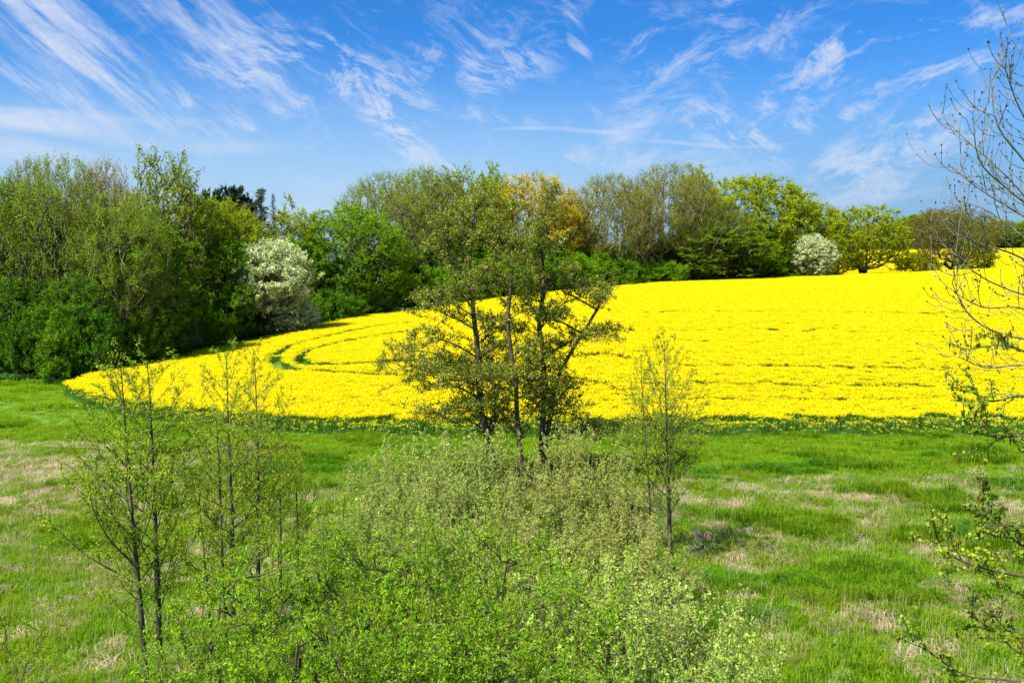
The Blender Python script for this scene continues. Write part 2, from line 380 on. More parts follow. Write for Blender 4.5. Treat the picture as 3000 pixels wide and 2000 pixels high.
R0 = lambda n, r=rp: np.column_stack([r.normal(0, .03, n), r.normal(0, .03, n), r.uniform(0, 6.28, n)])
# self-sown plants straggling out of the crop's edge into the grass
q_ = rp.uniform(-.5, .6, 500); yy_ = yf(q_)-rp.exponential(.7, 500); q_ = q_[yy_ > 48]; yy_ = yy_[yy_ > 48]
single = [rape_patch(rp, i, .22, 4, flowers=.7) for i in range(3)]
scatter('stray_rapeseed', single, np.column_stack([q_*yy_, yy_, terr(q_*yy_, yy_)]), R0(len(q_)), np.column_stack([np.full(len(q_), .9)]*2+[rp.uniform(.35, .85, len(q_))]), rp.integers(0, 3, len(q_)),
        'self-sown rapeseed plants straggling along the crop edge', 'crop')
scatter('rapeseed_crop', patches, PS, R0(len(PS)), SS, II, 'yellow flowering rapeseed crop covering the curved hill', 'crop')
p = []
for y in np.arange(206, 402, 1.5):
    xs = np.arange(.23*y, .72*y, 1.3); p.append(np.column_stack([xs, np.full(len(xs), y)]))
p = np.concatenate(p); p += rp.uniform(-.5, .5, p.shape)
scatter('rapeseed_crop_beyond', [rape_patch(rp, i, 2.0, 60, q=2.2) for i in range(4)], np.column_stack([p, terr(p[:, 0], p[:, 1])]), R0(len(p)),
        np.column_stack([rp.uniform(1.1, 1.3, len(p))]*2+[rp.uniform(.95, 1.05, len(p))]), rp.integers(0, 4, len(p)), 'distant strip of yellow rapeseed behind the hill crest', 'crop')
print('rape', len(PS))

# ------------------------------------------------------------------ grass
def tuft(r, n, h, spread, wid, droop, mt, name='grass_tuft', lean=.35, fan=None):
    """curved blades of two segments each"""
    b = np.column_stack([r.normal(0, spread, (n, 2)), np.zeros(n)])
    a = r.uniform(0, 2*pi, n) if fan is None else r.normal(0, fan, n); d = np.column_stack([np.cos(a), np.sin(a), np.zeros(n)]); hh = h*r.uniform(.5, 1.1, n)
    ln = lean*r.uniform(.2, 1.2, n)
    p1 = b+d*(hh*ln*.45)[:, None]+np.array([0, 0, 1])*(hh*.62)[:, None]
    p2 = b+d*(hh*(ln+droop*.7))[:, None]+np.array([0, 0, 1])*(hh*(1-droop*.55))[:, None]
    s = np.column_stack([-d[:, 1], d[:, 0], np.zeros(n)])*wid
    V = np.stack([b-s, b+s, p1-s*.8, p1+s*.8, p2], 1).reshape(-1, 3); k = np.arange(n)[:, None]*5
    return mesh(name, V, [k+np.array([[0, 1, 3, 2]]), k+np.array([[2, 3, 4]])], [mt], link=False)
rg = np.random.default_rng(11)
gt = [tuft(rg, 34, .42, .13, .0075, .3, M['grass']) for _ in range(4)] + [tuft(rg, 30, .62, .10, .009, .7, M['grass'], lean=.5) for _ in range(3)]
def vis_pts(r, n, y0, y1, marg=.32):
    y = np.sqrt(r.uniform(y0**2, y1**2, n)); return np.column_stack([r.uniform(-.60-marg, .60+marg, n)*y, y])
def fbm(x, y, s, seed=0):
    return sum(np.sin(x*s*f+seed*1.7+f*2.1*np.sin(y*s*f*.7+seed))*np.sin(y*s*f*1.1+seed*.9+1.4*np.cos(x*s*f*.6)) / f for f in (1, 2.1, 4.3))/1.6
p = np.concatenate([vis_pts(rg, 76000, 14, 56), vis_pts(rg, 30000, 52, 92)])
u = p[:, 0]/p[:, 1]
ok = (p[:, 1] < yf(u)-.1) | ((u < TU[2]) & (p[:, 1] < 86)); p = p[ok]
big_ = (fbm(p[:, 0], p[:, 1], .45, 3) > .38) & (p[:, 1] > 24)
hs = np.where(p[:, 1] > 47, .8, 1.0)*rg.uniform(.55, 1.15, len(p))*np.where(big_, 1.5, .9)*(1+.35*fbm(p[:, 0], p[:, 1], .8, 5))
far = 1+.6*sstep((p[:, 1]-50)/30)
ditch = ((abs(p[:, 1]-41.5-.8*np.sin(p[:, 0]*.5)) < 1.1) & (fbm(p[:, 0], p[:, 1], .7, 2) > -.15) & (abs(p[:, 0]) < 16))
ditch |= (fbm(p[:, 0], p[:, 1], .33, 12) > .62) & (p[:, 1] < 56)
gt += [tuft(rg, 44, .62, .14, .010, .7, M['lush'], lean=.5) for _ in range(3)]
scatter('grass', gt, np.column_stack([p, terr(p[:, 0], p[:, 1])-.02]), R0(len(p), rg), np.column_stack([far*1.05, far*1.05, hs*.92]),
        np.where(ditch, rg.integers(7, 10, len(p)), np.where(big_, rg.integers(4, 7, len(p)), rg.integers(0, 4, len(p)))), 'lush green meadow grass between the trees and crop', 'grass')
st = [tuft(rg, 60, .46, .20, .006, 1.0, M['straw'], 'straw_tuft', .6, 1.2) for _ in range(3)]+[tuft(rg, 30, .42, .20, .006, .6, M['straw'], 'straw_tuft', .5, 1.0) for _ in range(3)]
p = vis_pts(rg, 24000, 15, 49)
# straw lies in drifts: strongest in a belt in front of the lush strip and along the left
bel = np.exp(-((p[:, 1]-36)/5.)**2)*(p[:, 0] > 3)*1.25*(p[:, 1] < 41.5+1.2*np.sin(p[:, 0]*.3)) + np.exp(-((p[:, 1]-43)/6.5)**2)*(p[:, 0] < -12)*2.2 + .42*(p[:, 1] < 39)
prob = np.clip(bel*(.42+1.1*np.clip(fbm(p[:, 0], p[:, 1], 1.7, 8)+.05, 0, 1)), 0, 1)*.5
p = p[rg.random(len(p)) < prob]
nk = rg.integers(1, 4, len(p)); ang_ = np.repeat(rg.uniform(0, 6.28, len(p)), nk); siz = np.repeat(rg.uniform(.75, 1.25, len(p)), nk)
p = np.repeat(p, nk, 0)+rg.normal(0, .20, (nk.sum(), 2)); sca = .85*siz*rg.uniform(.7, 1.1, len(p))
scatter('dry_grass', st, np.column_stack([p, terr(p[:, 0], p[:, 1])-.02]), np.column_stack([rg.normal(0, .15, (len(p), 2)), ang_+rg.normal(0, .7, len(p))]),
        np.column_stack([sca*1.1, sca*1.1, sca*.9]), rg.integers(0, 6, len(p)), 'straw coloured clumps of dry sedge in the wet meadow', 'dry grass')
# thin brownish seed stalks standing all through the rough meadow
M['stalk'] = leafmat('seed_stalk', (.30, .22, .10), (.46, .36, .20), (.3, .36, .06), .25, tr=.3, var=0)
sk = [tuft(rg, 12, .62, .22, .0045, .25, M['stalk'], 'stalk_tuft', .25) for _ in range(4)]
p = vis_pts(rg, 20000, 15, 44); p = p[(fbm(p[:, 0], p[:, 1], .6, 21) > -.05) & (rg.random(len(p)) < np.where(p[:, 1] > 40, .03, .40))]
scatter('seed_stalks', sk, np.column_stack([p, terr(p[:, 0], p[:, 1])-.02]), R0(len(p), rg), rg.uniform(.6, 1.15, (len(p), 3)), rg.integers(0, 4, len(p)),
        'thin brownish seed stalks standing in the rough meadow', 'dry stalks')
# nettle band at the foot of the left wood
nt_ = [tuft(rg, 40, .9, .25, .035, .5, M['nettle'], 'nettle_tuft', .5) for _ in range(3)]
p = np.column_stack([rg.uniform(-62, -34, 1800), rg.uniform(77, 87, 1800)])
p = p[(p[:, 0]/p[:, 1] < TU[2]+.06) & (p[:, 1] > 78+2*np.sin(p[:, 0]*.4))]
scatter('undergrowth', nt_, np.column_stack([p, terr(p[:, 0], p[:, 1])]), R0(len(p), rg), rg.uniform(.7, 1.2, (len(p), 3)), rg.integers(0, 3, len(p)),
        'dark green nettles along the foot of the left wood', 'undergrowth')

# ------------------------------------------------------------------ tree skeletons
class Skel:
    def __init__(s, cap=40000):
        s.P = np.zeros((cap, 3)); s.D = np.zeros((cap, 3)); s.par = np.full(cap, -1); s.n = 0; s.tips = []
    def add(s, p, par):
        if s.n >= len(s.P):
            s.P = np.concatenate([s.P, np.zeros_like(s.P)]); s.D = np.concatenate([s.D, np.zeros_like(s.D)]); s.par = np.concatenate([s.par, np.full(len(s.par), -1)])
        i = s.n; s.P[i] = p; s.par[i] = par
        if par >= 0: d = s.P[i]-s.P[par]; s.D[i] = d/max(np.linalg.norm(d), 1e-9)
        else: s.D[i] = (0, 0, 1)
        s.n += 1; return i
    def chain(s, pts, par=-1, step=None):
        """polyline; resampled with a smooth curve when step is given"""
        pts = np.asarray(pts, float)
        if par >= 0: pts = np.vstack([s.P[par], pts])
        if step:
            L = np.concatenate([[0], np.cumsum(np.linalg.norm(np.diff(pts, axis=0), axis=1))])
            n = max(2, int(L[-1]/step)); q = np.linspace(0, L[-1], n+1)
            tg = np.gradient(pts, L, axis=0) if len(pts) > 2 else np.repeat((pts[1:]-pts[:-1])/L[-1], 2, 0)
            k = np.clip(np.searchsorted(L, q)-1, 0, len(L)-2); h = (L[k+1]-L[k]); t = (q-L[k])/h; t = t[:, None]; h = h[:, None]
            pts = (2*t**3-3*t**2+1)*pts[k]+(t**3-2*t**2+t)*h*tg[k]+(-2*t**3+3*t**2)*pts[k+1]+(t**3-t**2)*h*tg[k+1]
        ids = []
        start = 0
        if par >= 0: start = 1
        for q_ in pts[start:]: par = s.add(q_, par); ids.append(par)
        return ids
    def attach(s, T, r, k=.4, a=1.5, b=.6, step=.5, bend=.35, jit=.04, lo=0):
        for p in T:
            Q = s.P[lo:s.n]; d = p-Q; L = np.linalg.norm(d, axis=1)+1e-6; hz = np.hypot(d[:, 0], d[:, 1])
            cst = L + a*np.maximum(0, k*hz-d[:, 2]) + b*L*(1-(d*s.D[lo:s.n]).sum(1)/L)
            j = int(np.argmin(cst))+lo; L0 = L[j-lo]
            if L0 < step*.4: continue
            n = max(1, int(round(L0/step))); q0 = s.P[j]; c1 = q0+s.D[j]*L0*bend; c2 = p-np.array([0, 0, 1])*L0*bend*.5
            par = j
            for i in range(1, n+1):
                t = i/n; x = (1-t)**2*(1-t)*q0+3*t*(1-t)**2*c1+3*t*t*(1-t)*c2+t**3*p
                if i < n: x = x+r.normal(0, jit*L0/n*1.0, 3)
                par = s.add(x, par)
            s.tips.append(par)
    def done(s, tip=.012, ex=2.3, flare=0.):
        n = s.n; s.P, s.D, s.par = s.P[:n], s.D[:n], s.par[:n]
        w_ = np.zeros(n); ch = np.zeros(n, int); np.add.at(ch, s.par[s.par >= 0], 1); w_[ch == 0] = 1
        for i in range(n-1, -1, -1):
            if s.par[i] >= 0: w_[s.par[i]] += w_[i]
        s.w = w_; s.R = tip*w_**(1/ex); s.leafy = ch == 0
        if flare:
            z0 = s.P[:, 2]-s.P[0, 2]; s.R *= 1+flare*np.exp(-z0/.35)*(w_ > w_[0]*.3)
        return s
    def tubes(s, sel=None, sides=6, wob=0):
        k = np.arange(s.n); k = k[s.par >= 0]
        if sel is not None: k = k[sel[k]]
        A = s.P[s.par[k]]; B = s.P[k]; ra = s.R[s.par[k]]; rb = s.R[k]
        ra = np.where(ra > rb*1.7, rb*1.25, ra); d = unit(B-A); B = B+d*(rb*.3)[:, None]
        up = np.where(abs(d[:, 2:]) > .9, np.array([[1., 0, 0]]), np.array([[0, 0, 1.]])); t1 = unit(np.cross(up, d)); t2 = np.cross(d, t1)
        V = []; Fq = []; n0 = 0
        for th, msk in ((sides, rb >= .02), (3, rb < .02)):
            if not msk.any(): continue
            an = np.arange(th)*2*pi/th; c_, s_ = np.cos(an)[None, :, None], np.sin(an)[None, :, None]
            ring = c_*t1[msk][:, None]+s_*t2[msk][:, None]
            va = A[msk][:, None]+ring*ra[msk][:, None, None]; vb = B[msk][:, None]+ring*rb[msk][:, None, None]
            v = np.concatenate([va, vb], 1).reshape(-1, 3); nn = msk.sum(); bse = (np.arange(nn)*2*th)[:, None, None]
            i0 = np.arange(th); i1 = (i0+1) % th; f = np.stack([i0, i1, i1+th, i0+th], 1)[None]+bse
            V.append(v); Fq.append(f.reshape(-1, 4)+n0); n0 += len(v)
        return np.concatenate(V), np.concatenate(Fq)
def join(*vf):
    V, F_, n = [], [], 0
    for v, f in vf: V.append(v); F_.append(f+n); n += len(v)
    return np.concatenate(V), np.concatenate(F_)

def twigs_leaves(s, r, ntw, ltw, nlf, L, W, up=.6, upt=.3, spread=.03, twr=.006, sel=None, out=.6, wood=True):
    """short twigs at the fine nodes, leaves along the twigs"""
    k = np.where(s.w <= 2.0 if sel is None else sel)[0]; k = k[s.par[k] >= 0]
    k = np.repeat(k, ntw); n = len(k)
    f = r.random((n, 1)); A = s.P[k]*f+s.P[s.par[k]]*(1-f)
    ax_ = s.P[k]-np.array([s.P[0, 0], s.P[0, 1], 0]); ax_[:, 2] = 0
    d = unit(s.D[k]*.7+rvec(r, n)*.9+np.array([0, 0, 1])*upt+unit(ax_)*out*.5)
    ln = ltw*r.uniform(.4, 1.2, n)[:, None]; B = A+d*ln
    tv = None
    if wood:
        nn = unit(np.cross(d, rvec(r, n))); mid = (A+B)/2
        v1 = rhombs(mid, d, nn, ln[:, 0]*.5, np.full(n, twr)); v2 = rhombs(mid, d, np.cross(d, nn), ln[:, 0]*.5, np.full(n, twr)); tv = join(v1, v2)
    kk = np.repeat(np.arange(n), nlf); m_ = len(kk); f = r.uniform(.15, 1.08, (m_, 1))
    C = A[kk]+d[kk]*ln[kk]*f+r.normal(0, spread, (m_, 3))
    N_ = unit(rvec(r, m_)+np.array([0, 0, up*1.3])); T = unit(d[kk]*.5+rvec(r, m_))
    sz = r.uniform(.6, 1.25, m_)
    return tv, rhombs(C+T*L*.4, T, N_, L*sz, W*sz)

def shell(r, n, cen, rad, lo=.35, flat=1.0, clumps=0, csz=.18):
    """target points inside an ellipsoid, denser near its skin, gathered in clumps"""
    q = rvec(r, n*2)*(r.uniform(lo**3, 1, (n*2, 1))**(1/3)); q = q[:n]
    if clumps:
        c_ = rvec(r, clumps)*(r.uniform(lo**3, .95, (clumps, 1))**(1/3)); m_ = r.integers(0, clumps, n)
        q = c_[m_]+r.normal(0, csz, (n, 3))*np.array([1, 1, .6])
    return np.asarray(cen)+q*np.asarray(rad)
def order(T, c): return T[np.argsort(np.linalg.norm((T-np.asarray(c)), axis=1))]

# ------------------------------------------------------------------ prototypes of the wood trees (unit: about 20 m tall, scaled when placed)
PROTO = {}
def proto(kind, V):
    PROTO[kind] = V
def wood_tree(seed, H=20, R=5.5, base=.25, n=420, k=.5, clumps=40, lo=.35, trunk_r=.03, ntw=3, ltw=.9, nlf=8, L=.17, W=.10, stems=1, a=1.5, b=.6,
              up=.6, upt=.3, csz=.16, twr=.012, leafm='leaf', barkm='bark_brown', multi=0., step=.8, spread=.1, low=.0, tip=.022, zpow=1.0):
    r = np.random.default_rng(seed); s = Skel(30000)
    zc = H*(base+(1-base)/2); rz = H*(1-base)/2
    root = s.add((0, 0, -.3), -1)
    for i in range(stems):
        an = r.uniform(0, 6.28); sp = multi*R*(.3+.7*r.random()); hh = H*r.uniform(.55, .75) if stems > 1 else H*.72
        pts = [(sp*.25*cos(an)+r.normal(0, .1), sp*.25*sin(an)+r.normal(0, .1), H*base*.6), (sp*.6*cos(an), sp*.6*sin(an), hh*.6), (sp*cos(an)+r.normal(0, .3), sp*sin(an)+r.normal(0, .3), hh)]
        s.chain(pts, root, step)
    T = shell(r, n, (0, 0, zc), (R, R, rz), lo, clumps=clumps, csz=csz)
    if clumps: T = np.concatenate([T, shell(r, int(n*.7), (0, 0, zc), (R, R, rz), max(lo, .5))])
    if zpow != 1.0: T[:, :2] *= (np.clip((H-T[:, 2])/(H*(1-base)), .02, 1)**zpow)[:, None]*1.3
    T = T[T[:, 2] > H*low+.6]
    s.attach(order(T, (0, 0, H*base)), r, k=k, a=a, b=b, step=step)
    s.done(tip=tip, ex=2.15, flare=.5)
    tv, lv = twigs_leaves(s, r, ntw, ltw, nlf, L, W, up, upt, spread, twr)
    wood = join(s.tubes(sides=6), tv)
    a_ = mesh('trunk', *wood, [M[barkm]], link=False, smooth=False); b_ = mesh('crown', *lv, [M[leafm]], link=False)
    return dict(trunk=a_, crown=b_, H=H, R=R)
def mk(kind, *vs): PROTO[kind] = list(vs)
mk('maple', wood_tree(1, n=760, R=5.2, base=.30, clumps=80, stems=4, multi=.32, k=.9, nlf=7, ntw=3, csz=.16, L=.105, W=.07, tip=.03, barkm='bark_brown'),
            wood_tree(2, n=720, R=4.8, base=.33, clumps=70, stems=4, multi=.34, k=1.0, nlf=7, ntw=3, csz=.16, L=.105, W=.07, tip=.03, barkm='bark_brown'))
mk('dense', wood_tree(3, n=760, R=6, base=.06, clumps=110, nlf=9, ntw=4, k=.25, L=.14, W=.09, csz=.13, low=.02, up=1.0),
            wood_tree(4, n=760, R=6.4, base=.05, clumps=100, nlf=9, ntw=4, k=.15, L=.14, W=.09, csz=.14, low=.02, up=1.0))
mk('beech', wood_tree(5, n=1300, R=9.0, base=.04, clumps=200, nlf=10, ntw=4, k=.12, L=.13, W=.085, csz=.085, up=1.6, upt=.05, low=.02, stems=3, multi=.3))
mk('airy', wood_tree(6, n=1700, R=6.6, base=.20, clumps=0, nlf=6, ntw=5, k=.8, L=.08, W=.05, stems=3, multi=.5, ltw=1.2, twr=.012, upt=.7, lo=.4, step=.7, barkm='bark_grey', b=1.0),
           wood_tree(7, n=1700, R=6.2, base=.16, clumps=0, nlf=6, ntw=5, k=1.0, L=.08, W=.05, stems=5, multi=.6, ltw=1.2, twr=.012, upt=.9, lo=.4, step=.7, barkm='bark_grey', b=1.0))
mk('oak', wood_tree(8, n=760, R=9.0, base=.14, clumps=140, nlf=12, ntw=4, k=.25, L=.14, W=.09, stems=4, multi=.55, csz=.08, ltw=.8, lo=.5, tip=.032, b=.3, up=1.0, low=.12))
mk('lime', wood_tree(9, n=1500, R=8.2, base=.05, clumps=220, nlf=11, ntw=4, k=.4, L=.13, W=.085, csz=.10, up=1.0, low=.05, lo=.6))
mk('bare', wood_tree(10, n=1500, R=9.0, base=.16, clumps=0, nlf=3, ntw=6, k=.35, L=.085, W=.055, stems=4, multi=.5, ltw=1.1, twr=.014, lo=.5, tip=.028, b=.8, step=.7))
mk('blossom', wood_tree(12, H=12, n=900, R=4.4, base=.06, clumps=140, nlf=15, ntw=4, k=.4, L=.085, W=.07, csz=.11, leafm='blossom', ltw=.5, step=.6, low=.03, up=.9, lo=.55),
  wood_tree(16, H=12, n=900, R=4.6, base=.26, clumps=120, nlf=14, ntw=4, k=.4, L=.085, W=.07, csz=.12, leafm='blossom', ltw=.5, step=.6, low=.26, up=.9, lo=.5, stems=3, multi=.4))
mk('bush', wood_tree(13, H=6, n=300, R=3.4, base=.02, clumps=50, nlf=11, ntw=4, k=.3, L=.10, W=.065, csz=.16, ltw=.6, step=.5, stems=4, multi=.5, tip=.012),
           wood_tree(14, H=6, n=300, R=3.2, base=.02, clumps=40, nlf=11, ntw=4, k=.5, L=.10, W=.065, csz=.17, ltw=.6, step=.5, stems=4, multi=.5, tip=.012))
mk('gold', wood_tree(15, n=1500, R=5.6, base=.12, clumps=0, nlf=9, ntw=5, k=1.0, L=.09, W=.055, stems=3, multi=.4, ltw=1.0, upt=.8, lo=.35, b=.9))
def conifer(seed, H=22, R=3.6, droop=.15, needle=True, dens=1.0):
    r = np.random.default_rng(seed); s = Skel(20000); ids = s.chain([(0, 0, -.3), (.1, 0, H*.5), (0, .05, H)], -1, .4); ends = []
    for i in ids[10:]:
        z = s.P[i, 2]; ln = R*(1-z/H)**.75*(.55+.6*r.random())
        for _ in range(int(3*dens)):
            an = r.uniform(0, 6.28); d = np.array([cos(an), sin(an), 0]); p0 = s.P[i]
            s.chain([p0+d*ln*.5+[0, 0, .12*ln-droop*ln*.5], p0+d*ln+[0, 0, .22*ln-droop*ln]], i, .5)
    s.done(tip=.022, ex=2.4)
    tv, lv = twigs_leaves(s, r, 4, .6, 12 if needle else 5, .11, .022, up=.4, upt=.25, spread=.05, twr=.012, sel=s.w < 3)
    return dict(trunk=mesh('trunk', *join(s.tubes(), tv), [M['bark_brown']], link=False), crown=mesh('crown', *lv, [M['needle']], link=False), H=H, R=R)
mk('spruce', conifer(21, dens=1.7), conifer(22, dens=1.4, needle=False))
mk('pine', wood_tree(23, n=420, R=5, base=.5, clumps=24, nlf=30, ntw=5, k=.3, L=.16, W=.05, csz=.12, leafm='needle', ltw=.5, low=.5))
print('protos')

ORD = ['first', 'second', 'third', 'fourth', 'fifth', 'sixth', 'seventh', 'eighth', 'ninth', 'tenth', 'eleventh', 'twelfth', 'thirteenth', 'fourteenth', 'fifteenth', 'sixteenth', 'seventeenth', 'eighteenth', 'nineteenth', 'twentieth']
# ------------------------------------------------------------------ placement of the wood trees
OL = (1.7, 1.34, .8); OG = (1.6, 1.45, .9); GR = (1.0, 1.2, .8); DK = (.85, 1.05, .8); LM = (2.0, 1.5, .7); BR = (1.8, 1.18, 1.4); YG = (1.75, 1.2, .6); BG = (1.05, 1.2, .6)
GD = (3.4, 1.75, 2.2); W1 = (1, 1, 1); PK = (2.3, 1.1, 2.0); GG = (1.1, 1.05, 1.9)
NAMES = dict(maple='maple_tree', dense='broadleaf_tree', beech='beech_tree', airy='broadleaf_tree', oak='oak_tree', lime='lime_tree', bare='oak_tree',
             blossom='blossom_tree', bush='shrub', gold='poplar_tree', spruce='spruce_tree', pine='pine_tree')
used = {}
tp = np.random.default_rng(31)
def edge_y(px):
    u = (px-1500)/FPX; return float(max(yb(np.array(u)), 80 if px < 300 else 0))
def tree(kind, px, top, width, back, col, label, group, v=0, bare=None, rz=None):
    """px, top, width as read off the photo; back = metres behind the crop's edge (or absolute depth when above 300)"""
    y = back if back > 300 else edge_y(px)+back
    pr = PROTO[kind][v % len(PROTO[kind])]; x = (px-1500)/FPX*y/cos(PITCH)*1.0
    x = P(px, top, y)[0]; z0 = float(terr(x, y)); ht = P(px, top, y)[2]-z0; wd = width/FPX*y
    cr = thing(NAMES[kind], (x, y, z0-.05), label, 'shrub' if kind == 'bush' else 'tree', group, rz if rz is not None else tp.uniform(0, 6.28))
    sxy = wd/2/(pr['R']*.93); cr.scale = (sxy, sxy, ht/(pr['H']*1.0))
    for part in ('trunk', 'crown'):
        key = (kind, v % len(PROTO[kind]), part); o = pr[part]
        if key in used: o = o.copy()
        used[key] = 1; COL.objects.link(o); o.parent = cr
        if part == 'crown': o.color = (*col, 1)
        elif bare: o.color = (*bare, 1)
    return cr
LW = 'trees of the left wood'; MW = 'trees of the hilltop wood'; FW = 'trees of the distant wood'
TREES = [
 ('maple', -30, 500, 230, 4, OG, 'olive green tree cut by the left picture edge', LW, 0),
 ('maple', 55, 545, 250, 6, GG, 'pale leaved tree at far left below the bare top', LW, 1),
 ('airy', 85, 462, 190, 12, BR, 'almost bare grey crown poking above the left wood', LW, 0),
 ('airy', 175, 455, 260, 8, OG, 'tall airy olive green tree near the left end of the wood', LW, 0),
 ('airy', 300, 475, 220, 10, PK, 'tall tree with pinkish young leaves in the left wood', LW, 1),
 ('airy', 350, 560, 270, 4, (1.7, 1.6, .8), 'fresh green many-stemmed tree in front of the pinkish crown', LW, 0),
 ('maple', 480, 456, 230, 9, OL, 'tallest olive tree at the right shoulder of the left wood', LW, 1),
 ('maple', 530, 560, 200, 11, OL, 'slim olive tree leaning beside the tallest shoulder tree', LW, 0),
 ('dense', 420, 640, 300, 3, (.8, .95, .9), 'green broad tree below the tall shoulder tree', LW, 1),
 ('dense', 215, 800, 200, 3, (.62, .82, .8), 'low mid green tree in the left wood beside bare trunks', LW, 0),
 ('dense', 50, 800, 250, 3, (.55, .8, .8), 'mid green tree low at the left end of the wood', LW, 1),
 ('oak', 630, 565, 290, 8, OL, 'olive oak with long arching limbs left of the pines', LW, 0),
 ('maple', 680, 610, 230, 12, OL, 'soft olive tree behind the arching oak', LW, 1),
 ('dense', 635, 690, 210, 3, (.85, 1.1, .9), 'narrow green tree left of the large white blossom tree', LW, 0),
 ('pine', 690, 545, 150, 24, W1, 'dark pine crown above the wood, right one of the pair', LW, 0),
 ('pine', 628, 553, 120, 24, W1, 'dark pine crown above the wood, left one of the pair', LW, 0),
 ('spruce', 765, 550, 150, 18, (4, 2.0, 2.0), 'brownish spruce with a pointed thin top', LW, 0),
 ('spruce', 722, 592, 150, 14, (6, 3.0, 2.2), 'brown larch-like conifer left of the pointed spruce', LW, 1),
 ('spruce', 800, 565, 70, 19, (4, 2.0, 2.0), 'thin nearly bare conifer right of the pointed spruce', LW, 1),
 ('dense', 855, 600, 180, 16, LM, 'light green tree behind the beech and right of the spruces', LW, 1),
 ('blossom', 794, 698, 225, -3.0, W1, 'large white blossoming tree at the edge of the crop', LW, 1),
 ('blossom', 866, 872, 125, -7.0, W1, 'small white blossoming tree right of the large white one', LW, 0),
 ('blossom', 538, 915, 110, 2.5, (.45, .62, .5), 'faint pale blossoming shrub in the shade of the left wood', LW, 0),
 ('beech', 1030, 598, 350, 9, BG, 'large bright green beech with layered sprays', LW, 0),
 ('airy', 1125, 503, 270, 16, OL, 'round airy crown at the left end of the hilltop wood', MW, 0),
 ('airy', 1245, 492, 250, 18, OL, 'second airy brown crown of the hilltop wood', MW, 1),
 ('maple', 1350, 494, 270, 17, OL, 'dense olive crown left of the golden poplar', MW, 0),
 ('dense', 1440, 490, 130, 22, LM, 'bright green crown top behind the dense olive crown', MW, 0),
 ('gold', 1560, 505, 290, 14, GD, 'golden leaved poplar behind the three old alders', MW, 0),
 ('gold', 1650, 590, 170, 18, GD, 'lower golden tree right of the golden poplar', MW, 0),
 ('dense', 1700, 640, 160, 20, LM, 'yellow green crown low between the two hilltop groups', MW, 1),
 ('airy', 1790, 512, 270, 8, YG, 'airy yellowish crown starting the right hilltop group', MW, 1),
 ('airy', 1965, 480, 290, 9, BR, 'tallest airy grey crown of the right hilltop group', MW, 0),
 ('dense', 2040, 495, 140, 16, LM, 'lime green tuft of crown behind the tallest airy crown', MW, 0),
 ('airy', 2085, 590, 220, 3, (1.1, .95, 1.2), 'half bare spreading tree in front of the right hilltop group', MW, 1),
 ('lime', 2215, 508, 330, 13, LM, 'large domed yellow green tree of the hilltop wood', MW, 0),
 ('dense', 2150, 610, 210, 8, YG, 'soft green tree left below the large domed crown', MW, 1),
 ('dense', 2110, 655, 300, 2.5, GG, 'grey green willow-like tree on the crop edge', MW, 0),
 ('lime', 2375, 585, 200, 15, LM, 'smaller lime green tree right of the large dome', MW, 0),
 ('dense', 2300, 690, 170, 5, GR, 'mid green tree left of the hilltop white blossom tree', MW, 1),
 ('blossom', 2382, 686, 118, -2.5, W1, 'white blossoming tree on the hilltop edge', MW, 0),
 ('oak', 2535, 598, 250, 3, LM, 'broad yellow green oak standing on the crest', MW, 0),
 ('oak', 2452, 680, 130, 3, LM, 'small oak left of the broad crest oak', MW, 0),
 ('bush', 2687, 738, 110, 4, YG, 'low bush on the crest between oak and bare oak', MW, 0),
 ('bare', 2782, 603, 270, 5, (1.5, .85, 1.3), 'bare brown oak on the crest at right', MW, 0),
 ('dense', 2855, 690, 115, 3, LM, 'small green tree at the foot of the bare brown oak', MW, 0),
]
for a_ in TREES: tree(*a_)
# filler trees standing deeper in the woods
k = 0
for i, (px, top, wd, back) in enumerate([(-80, 640, 300, 9), (30, 640, 300, 12), (150, 620, 320, 14), (270, 610, 320, 15), (390, 620, 300, 14), (500, 650, 260, 14), (590, 690, 260, 11),
                          (690, 700, 260, 12), (780, 690, 240, 12), (880, 690, 240, 14)]):
    tree('dense', px, top, wd, back, DK, 'dark green tree deeper inside the left wood, '+ORD[i]+' from the left', 'dark trees inside the left wood', k); k += 1
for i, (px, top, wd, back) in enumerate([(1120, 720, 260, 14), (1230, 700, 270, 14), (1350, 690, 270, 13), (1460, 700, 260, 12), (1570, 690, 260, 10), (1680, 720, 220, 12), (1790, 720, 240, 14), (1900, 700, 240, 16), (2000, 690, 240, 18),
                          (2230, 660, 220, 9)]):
    tree('dense', px, top, wd, back, (.6, .85, .9), 'dark green tree deeper inside the hilltop wood, '+ORD[i]+' from the left', 'dark trees inside the hilltop wood', k); k += 1
